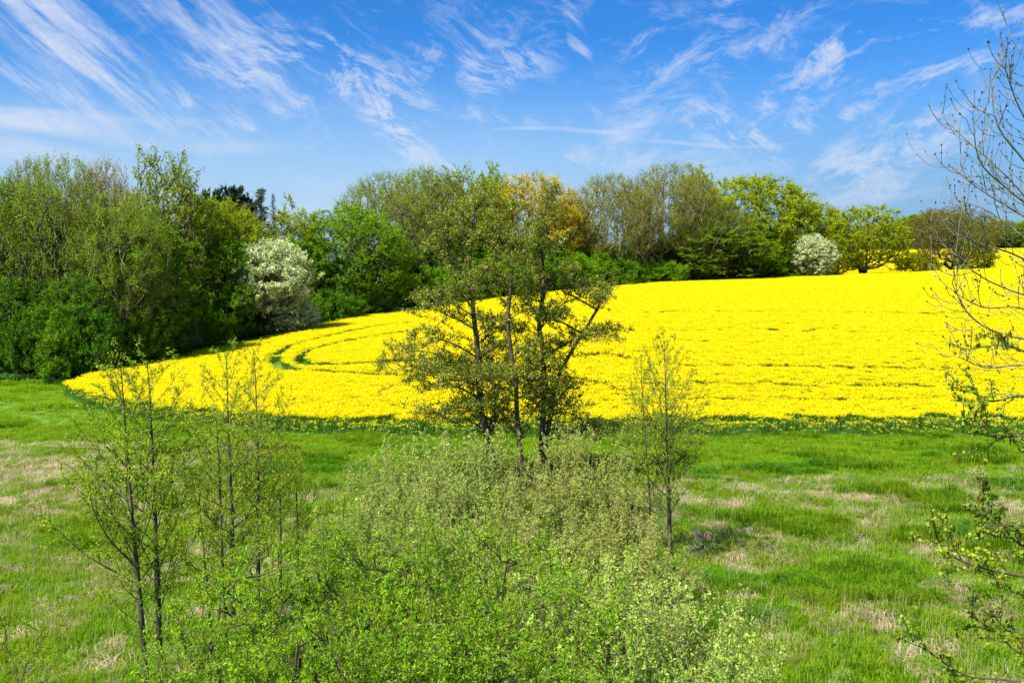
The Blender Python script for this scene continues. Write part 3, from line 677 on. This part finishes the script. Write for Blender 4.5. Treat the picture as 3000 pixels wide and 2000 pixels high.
# bushes along the wood edge
for i, (px, top, wd) in enumerate([(-30, 900, 170), (40, 930, 140), (110, 890, 170), (190, 920, 150), (265, 900, 170), (340, 930, 150), (410, 900, 160), (480, 930, 140), (550, 900, 140), (610, 890, 130), (680, 880, 130), (735, 900, 110),
                                   (900, 860, 120), (980, 850, 140), (1080, 830, 150)]):
    tree('bush', px, top, wd, 1.2+.8*(i % 3), [DK, (.5, .8, .9), (.6, .8, 1)][i % 3], 'dark green shrub at the foot of the left wood, '+ORD[i]+' from the left', 'shrubs at the foot of the left wood', i)
for i, (px, top, wd) in enumerate([(1180, 800, 130), (1260, 790, 130), (1340, 770, 150), (1430, 770, 150), (1520, 760, 150), (1600, 740, 150), (1680, 740, 150), (1750, 745, 130), (1830, 760, 120), (1900, 770, 110), (1960, 765, 110), (2040, 775, 100), (2230, 720, 120), (2300, 740, 110)]):
    tree('bush', px, top, wd, 1.5+1.5*(i % 2), [(1.0, 1.15, .8), GR, (.85, 1.05, .8)][i % 3], 'green shrub at the foot of the hilltop wood, '+ORD[i]+' from the left', 'shrubs at the foot of the hilltop wood', i)
# far ridge
r = np.random.default_rng(5)
for i, px in enumerate(np.arange(2540, 3090, 30)):
    k_ = ['dense', 'lime', 'airy', 'maple'][i % 4]; top = 645-22*sin((px-2600)/90.)-r.uniform(-12, 12) if px < 2860 else 650+r.uniform(-14, 10)
    tree(k_, px+r.uniform(-8, 8), top, r.uniform(70, 110), 404+r.uniform(4, 20), [OL, LM, BR, YG, GR][i % 5], ['olive', 'lime', 'brownish', 'yellowish', 'green'][i % 5]+' far tree, '+ORD[i]+' from the left in the front row on the distant ridge', FW, i)
for i, px in enumerate(np.arange(2480, 3090, 42)):
    tree('dense', px, 665+r.uniform(-10, 10), 110, 440, [GR, OL, YG][i % 3], 'far tree, '+ORD[i]+' from the left in the rear row on the distant ridge', FW, i)
print('wood placed')

# ------------------------------------------------------------------ near trees
def near_tree(name, s, r, label, cat, group, leafargs, leafm, barkm, thick=.03, org=None, extra=None, wood=True):
    org = s.P[0].copy() if org is None else org
    tv, lv = twigs_leaves(s, r, **leafargs)
    root = thing(name, org, label, cat, group)
    big_ = s.R > thick
    v, f = s.tubes(big_, sides=9); mesh('trunk', v-org, f, [M[barkm]], parent=root, smooth=True)
    v, f = s.tubes(~big_, sides=5); v, f = join((v, f), tv) if tv is not None else (v, f); mesh('branches', v-org, f, [M[barkm]], parent=root)
    mesh('crown', lv[0]-org, lv[1], [M[leafm]], parent=root)
    if extra: extra(s, r, root, org)
    return root

def young_alder(tr, y, seed, label, nbr=30, blen=2.3, first=.22, nlf=4, ang=50, tip=.0034, ntw=3, base_py=None, lsz=.020, thick0=.036):
    """tr: pixel trace of the stem, bottom to top, at depth y"""
    r = np.random.default_rng(seed); s = Skel(20000)
    pts = [P(a, b, y) for a, b in tr]; gz = float(terr(pts[0][0], y))
    if pts[0][2] > gz: pts.insert(0, np.array([pts[0][0]+(pts[0][0]-pts[-1][0])*.03, y, gz-.1]))
    ids = s.chain([pts[0]], -1); ids += s.chain(pts[1:], ids[0], .16)
    z0, z1 = s.P[ids[0], 2], s.P[ids[-1], 2]; an = r.uniform(0, 6.28)
    for q in range(nbr):
        h = first+(1-first)*(q+r.random())/nbr*.97; i = ids[min(len(ids)-2, int(h*len(ids)))]
        an += 2.4+r.normal(0, .3); L = blen*(1-((h-first)/(1-first))**1.3*.86)*r.uniform(.78, 1.06)*(.6 if h < first+.10 else 1)
        a_ = radians(ang-14*h+r.normal(0, 6)); d = np.array([cos(an)*sin(a_), sin(an)*sin(a_), cos(a_)])
        p0 = s.P[i]; b_ = s.chain([p0+d*L*.5+r.normal(0, .03*L, 3), p0+d*L+np.array([0, 0, .10*L])+r.normal(0, .04*L, 3)], i, .2)
        for j in range(1, len(b_)):
            for _z in range(1 if r.random() < .75 else 2):
                side = unit(np.cross(d, rvec(r, 1)[0])); l2 = L*.30*(1-.55*j/len(b_))*r.uniform(.6, 1.3); e = unit(d*.75+side*.8+np.array([0, 0, .15]))
                c_ = s.chain([s.P[b_[j]]+e*l2], b_[j], .16)
                if l2 > .35 and len(c_) > 1:
                    for cc in c_[:-1]:
                        e2 = unit(e+.8*rvec(r, 1)[0]); s.chain([s.P[cc]+e2*l2*.4], cc, .16)
    s.done(tip=tip, ex=2.15, flare=.1)
    hh_ = np.linspace(0, 1, len(ids)); s.R[ids] = np.maximum(s.R[ids], .008+thick0*(1-hh_)**.8)
    return near_tree('alder_tree', s, r, label, 'tree', 'young alders in the wet meadow',
        dict(ntw=ntw, ltw=.10, nlf=nlf, L=lsz, W=lsz*.72, up=.5, upt=.3, spread=.02, twr=.0025, sel=s.w < 4), 'leaf_young', 'bark_dark', .018)
young_alder([(440, 2140), (428, 1990), (404, 1700), (385, 1480), (368, 1270), (357, 1120), (352, 1062)], 17.0, 41, 'leaning young alder, left of the two thick stems at lower left', nbr=40, blen=2.5, first=.30, thick0=.05)
young_alder([(474, 2140), (470, 1990), (461, 1700), (452, 1450), (443, 1250), (434, 1100), (430, 1055)], 17.6, 42, 'straight dark young alder, right of the two thick stems at lower left', nbr=40, blen=2.5, first=.32, thick0=.05)
young_alder([(684, 1890), (682, 1700), (678, 1480), (668, 1250), (664, 1090), (662, 1032)], 22.2, 43, 'slim young alder standing behind the pair of thick stems', nbr=48, blen=2.5)
young_alder([(755, 1840), (757, 1600), (756, 1400), (752, 1200), (745, 1060), (742, 1020)], 23.5, 44, 'young alder furthest right of the left alder group', nbr=44, blen=2.4)
young_alder([(664, 1935), (656, 1750), (650, 1600), (643, 1400), (637, 1270), (634, 1210)], 21, 45, 'short young alder left of the slim one', nbr=30, blen=1.7)
young_alder([(622, 1930), (610, 1750), (596, 1600), (584, 1470), (580, 1400)], 21.2, 46, 'lowest dark stem between the left alder pair and slim alder', nbr=26, blen=1.4)
young_alder([(822, 1760), (822, 1560), (820, 1430), (818, 1340)], 25, 47, 'thin sapling just right of the left alder group', nbr=24, blen=1.5, tip=.003)
young_alder([(872, 1740), (872, 1560), (868, 1440), (864, 1310)], 25.5, 48, 'thin sapling beside the silvery willow scrub', nbr=24, blen=1.6, tip=.003)
young_alder([(1965, 1660), (1960, 1500), (1953, 1300), (1950, 1150), (1948, 1050), (1947, 1000)], 28, 49, 'tall slim young alder right of the old alders', nbr=44, blen=2.8, nlf=3, ang=44, lsz=.022)
young_alder([(1910, 1650), (1905, 1500), (1892, 1300), (1882, 1150), (1877, 1055)], 28.8, 50, 'thinner young alder close left of the tall slim one', nbr=34, blen=2.0, nlf=3, ang=44, tip=.0030, lsz=.022)

# three old alders
def px_radial(r, n, trunk, y, prof, lo=.2, clumps=40, depth=1.0, cs=(.5, .5, .17)):
    """clumped targets round a stem; prof = (py, left px, right px) rows giving the crown outline"""
    prof = np.array(prof, float); tr = np.array(trunk, float)
    py = r.uniform(prof[0, 0], prof[-1, 0], clumps); wl = np.interp(py, prof[:, 0], prof[:, 1]); wr = np.interp(py, prof[:, 0], prof[:, 2])
    sc_ = np.interp(py, tr[::-1, 1], tr[::-1, 0]); th = r.uniform(0, 2*pi, clumps); q = np.sqrt(r.uniform(lo, 1, clumps))
    cx = sc_+q*np.cos(th)*np.where(np.cos(th) > 0, wr-sc_, sc_-wl); dy = q*np.sin(th)*(wr-wl)/2/FPX*y*depth
    q_ = 1.0; C = np.array([P(a, b, y) for a, b in zip(cx, py)]); C[:, 1] += dy
    return C[r.integers(0, clumps, n)]+r.normal(size=(n, 3))*np.array(cs)
def old_alder(stems, limbs, y, prof, seed, label, n=520, len_scale=1.0, clumps=60, tip=.009, ntw=3, nlf=8):
    r = np.random.default_rng(seed); s = Skel(30000); root = None
    for st_ in stems:
        pts = [P(a, b, y+(q[0] if q else 0)) for a, b, *q in st_]
        if root is None: gz = float(terr(pts[0][0], y)); root = s.add((pts[0][0]+.1, y, gz-.1), -1)
        base = root if st_ is stems[0] else int(np.argmin(np.linalg.norm(s.P[:s.n]-pts[0], axis=1)))
        s.chain(pts, base, .3)
    for lb in limbs:
        pts = [P(a, b, y+dy) for a, b, dy in lb]; j = int(np.argmin(np.linalg.norm(s.P[:s.n]-pts[0], axis=1))); s.chain(pts[1:], j, .3)
    pr_ = np.array(prof, float); TT = []
    for st_ in stems:
        tr_ = np.array([q[:2] for q in st_], float); nl = int(len_scale*(38 if st_ is stems[0] else 12))
        for q in range(nl):
            py = pr_[0, 0]+12+(min(pr_[-1, 0], tr_[0, 1])-pr_[0, 0]-12)*(q+r.random())/nl
            if py < tr_[-1, 1]: py = tr_[-1, 1]+r.uniform(5, 40)
            cx = np.interp(py, tr_[::-1, 1], tr_[::-1, 0]); c = P(cx, py, y); an = r.uniform(0, 2*pi)
            side = np.interp(py, pr_[:, 0], pr_[:, 2])-cx if cos(an) > 0 else cx-np.interp(py, pr_[:, 0], pr_[:, 1])
            dep = (np.interp(py, pr_[:, 0], pr_[:, 2])-np.interp(py, pr_[:, 0], pr_[:, 1]))/2
            ln = np.array([cos(an)*max(side, 12), sin(an)*dep])/FPX*y*r.uniform(.68, 1.08); L = np.hypot(*ln)
            d = np.array([ln[0], ln[1], 0]); low = np.clip((py-pr_[0, 0])/(pr_[-1, 0]-pr_[0, 0]), 0, 1)
            rise = L*(.55-.62*low); c0 = c-np.array([0, 0, L*(.28-.1*low)])
            j_ = int(np.argmin(np.linalg.norm(s.P[:s.n]-c0, axis=1))); p0 = s.P[j_]
            if L > .4: s.chain([p0+d*.35+[0, 0, L*.20], p0+d*.72+[0, 0, L*.24+rise*.5], p0+d+np.array([0, 0, L*.14+rise])], j_, .25)
            m_ = int(n*L/52)+4; f = r.uniform(.22, 1.08, m_)[:, None]; sw = unit(np.array([-ln[1], ln[0], 0.]))
            cc = p0+d*f+np.array([0, 0, 1.])*(L*.28*np.sin(f*2.2)+rise*f)+sw*r.normal(0, .24, (m_, 1))*L*(.5+f)*.7+r.normal(0, .16, (m_, 3))
            TT.append(cc)
    T = np.concatenate(TT)
    s.attach(order(T, P(stems[0][1][0], prof[-1][0], y)), r, k=.0, a=1.2, b=.6, step=.28, bend=.3, jit=.10)
    s.done(tip=tip, ex=2.25, flare=.35)
    return near_tree('alder_tree', s, r, label, 'tree', 'old alders in front of the crop', dict(ntw=ntw, ltw=.22, nlf=nlf, L=.042, W=.032, up=.9, upt=.25, spread=.05, twr=.004, sel=s.w <= 2.5), 'leaf_alder', 'bark_dark', .035)
old_alder([[(1455, 1440), (1441, 1367), (1429, 1271), (1409, 1207), (1406, 1128), (1397, 1000), (1388, 926), (1383, 854), (1380, 711), (1392, 620), (1395, 575)],
           [(1432, 1290), (1446, 1230), (1450, 1180), (1462, 1130), (1466, 1075)]],
          [[(1392, 1074, 0), (1316, 1041, -.6), (1235, 1041, -1), (1168, 1050, -1.2)], [(1388, 1017, 0), (1330, 969, .5), (1292, 940, .8), (1235, 926, 1), (1175, 905, 1)],
           [(1402, 1130, 0), (1354, 1108, .6), (1230, 1103, 1.2), (1110, 1146, 1.4)], [(1420, 1265, 0), (1355, 1249, -.5), (1307, 1223, -1), (1250, 1198, -1.3), (1175, 1182, -1.5)],
           [(1422, 1215, 0), (1460, 1165, -.8), (1510, 1130, -1.4), (1570, 1128, -2)], [(1396, 1150, 0), (1350, 1130, 1.4), (1300, 1135, 2.4)], [(1384, 880, 0), (1420, 820, 1), (1450, 790, 1.6)],
           [(1381, 790, 0), (1330, 730, -.6), (1290, 690, -1)]], 38.5,
          [(560, 1375, 1425), (640, 1300, 1460), (740, 1250, 1490), (860, 1210, 1500), (960, 1165, 1500), (1060, 1130, 1500), (1180, 1090, 1520), (1260, 1120, 1500)], 61, 'leftmost of the three old alders with low sweeping limbs', n=1050, clumps=95)
old_alder([[(1545, 1475), (1537, 1430), (1527, 1351), (1515, 1223), (1511, 1128), (1495, 1012), (1488, 926), (1495, 859), (1502, 735), (1500, 640), (1502, 590)]],
          [[(1511, 1140, 0), (1545, 1100, -.6), (1575, 1070, -1)], [(1500, 1050, 0), (1450, 1000, 1), (1420, 985, 2)], [(1490, 930, 0), (1530, 880, 1), (1560, 850, 1.5)], [(1513, 1170, 0), (1470, 1110, -1.5), (1455, 1080, -2)]], 36.8,
          [(585, 1470, 1530), (660, 1420, 1570), (760, 1400, 1620), (900, 1390, 1600), (1050, 1400, 1620), (1200, 1400, 1640), (1290, 1420, 1620)], 62, 'middle one of the three old alders', n=640, len_scale=.8)
old_alder([[(1590, 1420), (1588, 1376), (1588, 1287), (1594, 1128), (1588, 1010), (1579, 950), (1593, 854), (1588, 687), (1600, 600), (1612, 545)],
           [(1590, 1350), (1601, 1287), (1612, 1220), (1639, 1096), (1664, 1048), (1690, 1004), (1732, 935), (1765, 880), (1787, 836)]],
          [[(1642, 1102, 0), (1674, 1105, -.5), (1750, 1118, -1), (1840, 1150, -1.3)], [(1700, 985, 0), (1760, 950, .6), (1810, 955, 1), (1862, 968, 1.2)], [(1612, 1262, 0), (1691, 1255, -.8), (1780, 1249, -1.2), (1850, 1212, -1.5)],
           [(1662, 1050, 0), (1720, 1040, 1), (1790, 1035, 1.8), (1850, 1050, 2)], [(1625, 1160, 0), (1600, 1120, -1), (1590, 1100, -1.5)], [(1592, 860, 0), (1650, 800, .5), (1690, 790, 1)], [(1590, 740, 0), (1640, 700, -.5), (1665, 680, -.8)],
           [(1590, 900, 0), (1540, 850, -.7), (1510, 835, -1)]], 39.4,
          [(545, 1600, 1622), (600, 1560, 1650), (690, 1530, 1690), (800, 1510, 1720), (880, 1520, 1760), (960, 1520, 1850), (1060, 1510, 1870), (1180, 1520, 1860), (1265, 1540, 1800)], 63, 'rightmost old alder, forked with a stem leaning right', n=1000, clumps=90)
print('alders')

# willow scrub
def wand_shrub(seed, n=40, H=3.6, lean=.42, lsz=.036, leafm='leaf_willow', side=6, nlf=6, R0_=.5, ntw=2):
    r = np.random.default_rng(seed); s = Skel(30000); s.add((0, 0, -.15), -1)
    for i in range(n):
        an = r.uniform(0, 6.28); b = np.array([cos(an), sin(an), 0])*R0_*r.random()**.5; ln = lean*r.random()**.7; d = np.array([cos(an), sin(an), 0]); h = H*r.uniform(.60, 1.08)*(1-.18*ln)
        p0 = s.add(b, 0)
        ids = s.chain([b+d*ln*h*.35+[0, 0, h*.4]+r.normal(0, .05, 3), b+d*ln*h*.85+[0, 0, h*.8]+r.normal(0, .08, 3), b+d*ln*h*1.0+[0, 0, h]+r.normal(0, .08, 3)], p0, .22)
        for j in ids[len(ids)//4:]:
            if r.random() < side/8:
                e = unit(rvec(r, 1)[0]*.75+np.array([0, 0, .9])); s.chain([s.P[j]+e*r.uniform(.2, .6)], j, .2)
    s.done(tip=.0045, ex=2.6)
    sel = (s.w < 4) & (s.P[:, 2] > H*.16)
    tv, lv = twigs_leaves(s, r, ntw, .12, nlf, lsz, lsz*.45, up=.35, upt=.5, spread=.018, twr=.0025, sel=sel)
    sel2 = s.par != 0
    return dict(stems=mesh('stems', *join(s.tubes(sel2, sides=4), tv), [M['bark_willow']], link=False), leaves=mesh('leaves', *lv, [M[leafm]], link=False))
def arch_bush(seed, H=4.6, R=2.4, n=480, lsz=.036, leafm='leaf_bush', clumps=70):
    r = np.random.default_rng(seed); s = Skel(40000); root = s.add((0, 0, -.1), -1)
    for i in range(7):
        an = i*.9+r.normal(0, .2); d = np.array([cos(an), sin(an), 0]); h = H*r.uniform(.45, .75)
        s.chain([d*.15+[0, 0, h*.3], d*R*.28+[0, 0, h*.75], d*R*.5+[0, 0, h]], root, .25)
    T = shell(r, n, (0, 0, H*.56), (R, R, H*.44), .45, clumps=clumps, csz=.07)
    T = T[T[:, 2] > .3]
    s.attach(order(T, (0, 0, H*.3)), r, k=.35, a=1.2, b=.8, step=.2, bend=.35, jit=.06)
    for i in list(s.tips)[::3]:                       # long shoots standing out of the crown
        d = unit(s.D[i]+np.array([0, 0, .5])+rvec(r, 1)[0]*.5); s.chain([s.P[i]+d*r.uniform(.3, 1.0)], i, .15)
    s.done(tip=.006, ex=2.3)
    tv, lv = twigs_leaves(s, r, 3, .15, 7, lsz, lsz*.30, up=.7, upt=.35, spread=.018, twr=.0035, sel=s.w < 3)
    return dict(stems=mesh('stems', *join(s.tubes(sides=5), tv), [M['bark_dark']], link=False), leaves=mesh('leaves', *lv, [M[leafm]], link=False))
WS = [wand_shrub(71), wand_shrub(72, n=30, lean=.5), wand_shrub(73, n=42, H=3.3, lean=.35)]
AB = [arch_bush(81), arch_bush(82, n=400, clumps=46)]
useds = {}
def put_shrub(lib, i, x, y, sxy, sz, rz, col, name, label, group, bare=(1, 1, 1)):
    root = thing(name, (x, y, float(terr(x, y))), label, 'shrub', group, rz, (sxy, sxy, sz))
    for part in ('stems', 'leaves'):
        o = lib[i][part]
        if o.name in COL.objects: o = o.copy()
        COL.objects.link(o); o.parent = root; o.color = (*(col if part == 'leaves' else bare), 1)
GW = 'willow shrubs in the middle of the meadow'; r = np.random.default_rng(9)
SV = (.98, 1.05, .85); BRN = (.95, .93, .75); GRN = (.85, 1.05, .6)
wl = [ # px, py of top, depth, colour, label
 (1120, 1370, 33, SV), (1200, 1320, 32, SV), (1290, 1290, 33, SV), (1370, 1300, 32, SV), (1460, 1330, 32.5, SV), (1540, 1350, 31.5, BRN), (1640, 1290, 33, BRN), (1730, 1290, 33.5, BRN), (1800, 1330, 33, SV), (1250, 1400, 29, SV), (1400, 1420, 28.5, SV), (1520, 1440, 28.5, SV),
 (1640, 1400, 29.5, BRN), (1750, 1420, 29, BRN), (1850, 1420, 29.5, BRN), (1120, 1470, 27.5, SV), (1010, 1500, 27, SV), (1330, 1500, 25.5, SV), (1470, 1530, 25, BRN), (1600, 1510, 25.5, BRN), (1730, 1530, 25, BRN), (1840, 1540, 25, BRN), (1200, 1520, 25, SV), (1950, 1600, 24, BRN), (1060, 1560, 24, GRN),
 (1600, 1620, 20, SV), (1750, 1650, 20, SV), (1880, 1680, 19.5, GRN), (1660, 1680, 16.5, SV), (1800, 1700, 16.5, SV), (1920, 1700, 17, SV), (1560, 1690, 17.5, SV), (1480, 1620, 20.5, SV), (2040, 1800, 16.5, SV), (1720, 1820, 14, GRN), (1900, 1850, 14, GRN), (2060, 1890, 14.5, GRN), (1580, 1800, 14.5, SV)]
for i, (px, top, y, col) in enumerate(wl):
    p_ = P(px, top, y); h = p_[2]-float(terr(p_[0], y)); s_ = h/3.6*(1.12 if y > 27 else 1.04)
    row = lambda q: 0 if q[2] > 31 else 1 if q[2] > 28 else 2 if q[2] > 23 else 3 if q[2] > 19 else 4 if q[2] > 15.5 else 5
    mates = sorted([q for q in wl if row(q) == row(wl[i])], key=lambda q: q[0]); k_ = mates.index(wl[i])
    lab = ('brownish' if col == BRN else 'silvery' if col == SV else 'greenish')+' willow shrub, '+ORD[k_]+' from the left '+['in the row at the old alders\' feet', 'in the second row behind the thicket', 'in the middle row of the thicket', 'in the row before the thicket middle', 'in the near row right of the thorn bushes', 'lowest in the frame of the willows'][row(wl[i])]
    put_shrub(WS, i % 3, p_[0], y, max(s_, .85)*1.05*r.uniform(.9, 1.1), s_, r.uniform(0, 6.28), col, 'willow_shrub', lab, GW)
for i, (px, top, y, sx, lab) in enumerate([
  (770, 1600, 14.5, .85, 'bright green thorn bush at the left of the near clump'), (880, 1545, 15.5, 1.0, 'bright green thorn bush second from left in the near clump'),
  (1060, 1570, 14.5, 1.0, 'bright green thorn bush in the middle of the near clump'), (1230, 1535, 15.5, 1.0, 'bright green thorn bush right of the clump middle, topped by a tall shoot'),
  (1440, 1560, 14.8, .95, 'bright green thorn bush at the right end of the near clump'), (800, 1790, 12.5, .8, 'low thorn bush at the lower left corner of the near clump'),
  (900, 1800, 12.2, .95, 'thorn bush lowest in the frame, left of middle'), (1180, 1800, 12.2, .95, 'thorn bush lowest in the frame, below the tall shoot'), (1400, 1830, 12.4, .85, 'thorn bush lowest in the frame beside the silvery willows'),
  (-70, 1790, 15.5, .7, 'yellowish thorn bush peeping in at the lower left corner'), (2080, 1745, 19.5, .30, 'small dark green bush behind the near willows')]):
    p_ = P(px, top, y); h = p_[2]-float(terr(p_[0], y)); s_ = h/4.6
    put_shrub(AB, i % 2, p_[0], y, sx*max(s_, .0)**.5, s_, r.uniform(0, 6.28), (1.25, 1.05, 1) if px < 0 else (.45, .7, 1) if px == 2080 else (1, 1, 1), 'thorn_bush', lab, 'thorn bushes near the camera' if px != 2080 else None)
print('shrubs')

# ash tree at the right edge
def ash():
    r = np.random.default_rng(91); s = Skel(40000); y = 13.
    x0 = 9.0; root = s.add((x0+.5, y, float(terr(x0, y))-.1), -1)
    s.chain([(x0+.2, y, 3), (x0, y, 6.5), (x0-.3, y, 9.5), (x0-.6, y+.1, 12), (x0-.9, y, 14.2)], root, .3); n_st = s.n
    L_ = [[(3120, 1010), (2960, 985), (2890, 960), (2830, 910), (2790, 830)], [(3120, 760), (2990, 560), (2900, 470), (2830, 410), (2782, 365)], [(3110, 700), (2960, 610), (2850, 540), (2790, 490)],
          [(3120, 560), (3020, 380), (2975, 290), (2945, 200)], [(3130, 800), (2980, 680), (2880, 610), (2800, 585)], [(3120, 900), (2960, 850), (2860, 800), (2790, 730)], [(3120, 1080), (2980, 1070), (2880, 1075), (2810, 1045)],
          [(3140, 460), (3040, 300), (3000, 170)], [(3110, 620), (3000, 470), (2920, 360), (2905, 235)], [(3120, 830), (2960, 740), (2840, 700), (2780, 640)], [(3120, 960), (2980, 900), (2880, 900), (2800, 860)], [(3120, 680), (2960, 560), (2870, 470), (2850, 330)]]
    def far_side(l, dy):
        q_ = [P(a, b, y) for a, b in l]; return [np.array([2*(x0+.1)-p_[0], y+dy*(i+1)/len(l), p_[2]+.25]) for i, p_ in enumerate(q_)]
    LL = [(l, 0) for l in L_]+[(l, 1) for l in L_]
    for q, (l, other) in enumerate(LL):
        dy = r.uniform(-.9, .9); pts = far_side(l, dy) if other else [P(a, b, y+dy*(i+1)/len(l)) for i, (a, b) in enumerate(l)]
        j = int(np.argmin(np.linalg.norm(s.P[:n_st]-(pts[0]+np.array([-.6 if other else .6, 0, -.8])), axis=1))); ids = s.chain(pts, j, .16)
        d0 = None
        for j in ids[3:]:
            for _ in range(2):
                if r.random() < .74:
                    d = s.D[j]; sd = unit(np.cross(d, rvec(r, 1)[0])); ln = r.uniform(.2, .65); e = unit(d*.75+sd*.75); 
                    c_ = s.chain([s.P[j]+e*ln*.5, s.P[j]+e*ln*.85+np.array([0, 0, ln*.28])], j, .14)
                    for cc in c_[1::2]:
                        if r.random() < .7:
                            e2 = unit(e*.5+rvec(r, 1)[0]*.7+np.array([0, 0, .5])); l3 = r.uniform(.12, .35); s.chain([s.P[cc]+e2*l3*.6, s.P[cc]+e2*l3+np.array([0, 0, l3*.3])], cc, .1)
    s.done(tip=.0045, ex=2.45); org = s.P[0].copy()
    rt = thing('ash_tree', org, 'leafless ash with upturned budding twigs at the right edge', 'tree')
    big_ = s.R > .03
    v, f = s.tubes(big_, sides=8); mesh('trunk', v-org, f, [M['bark_ash']], parent=rt, smooth=True)
    v, f = s.tubes(~big_, sides=5); mesh('branches', v-org, f, [M['bark_ash']], parent=rt)
    k = np.where(s.leafy)[0]; k2 = np.where((s.w < 3) & ~s.leafy)[0]; k2 = k2[r.random(len(k2)) < .25]; k = np.concatenate([k, k2]); n = len(k)
    k = np.repeat(k, 3); n = len(k); d = unit(s.D[k]+rvec(r, n)*.35+np.array([0, 0, .3])); N1 = unit(np.cross(d, rvec(r, n)))
    C = s.P[k]+d*.02; sz = r.uniform(.6, 1.2, n)
    lv = join(rhombs(C, d, N1, .024*sz, .011*sz), rhombs(C, d, np.cross(d, N1), .024*sz, .011*sz)); mesh('crown', lv[0]-org, lv[1], [M['bud']], parent=rt)
ash()

# alder at the right edge with catkins
def edge_alder():
    r = np.random.default_rng(95); s = Skel(30000); y = 11.5
    x0 = 7.6; root = s.add((x0, y, float(terr(x0, y))-.1), -1); s.chain([(x0, y, 4), (x0+.1, y, 7), (x0, y, 9.2)], root, .25); n_st = s.n
    L_ = [[(3060, 1700), (2960, 1680), (2857, 1657), (2786, 1625), (2745, 1575), (2735, 1520)], [(3060, 2010), (2950, 1992), (2825, 1976), (2761, 1937), (2700, 1885), (2665, 1850)],
          [(3060, 1270), (2960, 1280), (2880, 1272), (2830, 1240), (2822, 1180)], [(3060, 1180), (2990, 1160), (2900, 1175), (2850, 1150)], [(3050, 1560), (2960, 1540), (2880, 1530), (2850, 1500)],
          [(3060, 1850), (2980, 1850), (2900, 1840), (2850, 1800)], [(3050, 1060), (2980, 1020), (2920, 1010)], [(3060, 1620), (2980, 1590), (2930, 1530), (2880, 1490)], [(3060, 1780), (2990, 1740), (2930, 1720)], [(3060, 1350), (3010, 1330), (2990, 1290)],
          [(3060, 1940), (2980, 1910), (2930, 1860)]]
    for q, (l, other) in enumerate([(l, 0) for l in L_]+[(l, 1) for l in L_]):
        dy = r.uniform(-.5, .5); pts = [P(a, b, y+dy*(i+1)/len(l)) for i, (a, b) in enumerate(l)]
        if other: pts = [np.array([2*(x0+.1)-p_[0], p_[1]+.3, p_[2]+.2]) for p_ in pts]
        j = int(np.argmin(np.linalg.norm(s.P[:n_st]-(pts[0]+np.array([-.3 if other else .3, 0, -.4])), axis=1))); ids = s.chain(pts, j, .12)
        for j in ids[4:]:
            if r.random() < .75:
                d = s.D[j]; sd = unit(np.cross(d, rvec(r, 1)[0])); ln = r.uniform(.12, .5); e = unit(d*.6+sd*.8+np.array([0, 0, .35])); c_ = s.chain([s.P[j]+e*ln], j, .1)
                for cc in c_[1::2]:
                    e2 = unit(e*.5+rvec(r, 1)[0]*.8+np.array([0, 0, .3])); s.chain([s.P[cc]+e2*r.uniform(.1, .25)], cc, .1)
    s.done(tip=.0062, ex=2.35)
    def cat(s, r, root, org):
        k = np.where(s.leafy)[0]; k = k[r.random(len(k)) < .6]; k = np.repeat(k, 2); n = len(k); C = s.P[k]+r.normal(0, .02, (n, 3))-np.array([0, 0, .045])
        d = unit(np.array([0, 0, -1.])+rvec(r, n)*.12); N1 = unit(np.cross(d, rvec(r, n))); sz = r.uniform(.7, 1.3, n)
        lv = join(rhombs(C, d, N1, .055*sz, .011*sz), rhombs(C, d, np.cross(d, N1), .055*sz, .011*sz)); mesh('catkins', lv[0]-org, lv[1], [M['catkin']], parent=root)
    near_tree('alder_tree', s, r, 'leafy alder with hanging brown catkins at the right edge', 'tree', None, dict(ntw=3, ltw=.10, nlf=3, L=.029, W=.023, up=.6, upt=.3, spread=.02, twr=.003, sel=s.w < 4),
              'leaf_edge', 'bark_brown', .02, extra=cat)
edge_alder()

# a small black bird perched in the old alders
def bird():
    c = P(1607, 682, 39.0); r_ = []
    prof = [(-.17, .004), (-.12, .018), (-.06, .022), (-.02, .045), (.04, .055), (.09, .045), (.12, .028), (.145, .034), (.17, .026), (.19, .010), (.215, .002)]
    V = []; th = 10
    for i, (l, rr) in enumerate(prof):
        z = .10*l if l < .1 else .01+.45*(l-.1)
        for a_ in np.arange(th)*2*pi/th: V.append((rr*cos(a_)*.8, l, z*2.2+rr*sin(a_)))
    i0 = np.arange(th); F_ = np.concatenate([np.stack([i0, (i0+1) % th, (i0+1) % th+th, i0+th], 1)+k_*th for k_ in range(len(prof)-1)])
    m_, t_ = mat('black_feather'); finish(t_, t_.n('ShaderNodeBsdfPrincipled', Base_Color=(.012, .012, .014, 1), Roughness=.45).outputs[0])
    rt = thing('bird', c, 'black bird perched high in the rightmost old alder', 'bird', rz=1.9)
    b = mesh('body', np.array(V), F_, [m_], parent=rt, smooth=True); b.rotation_euler = (.75, 0, 0)
bird()
print('objects', len(bpy.data.objects))
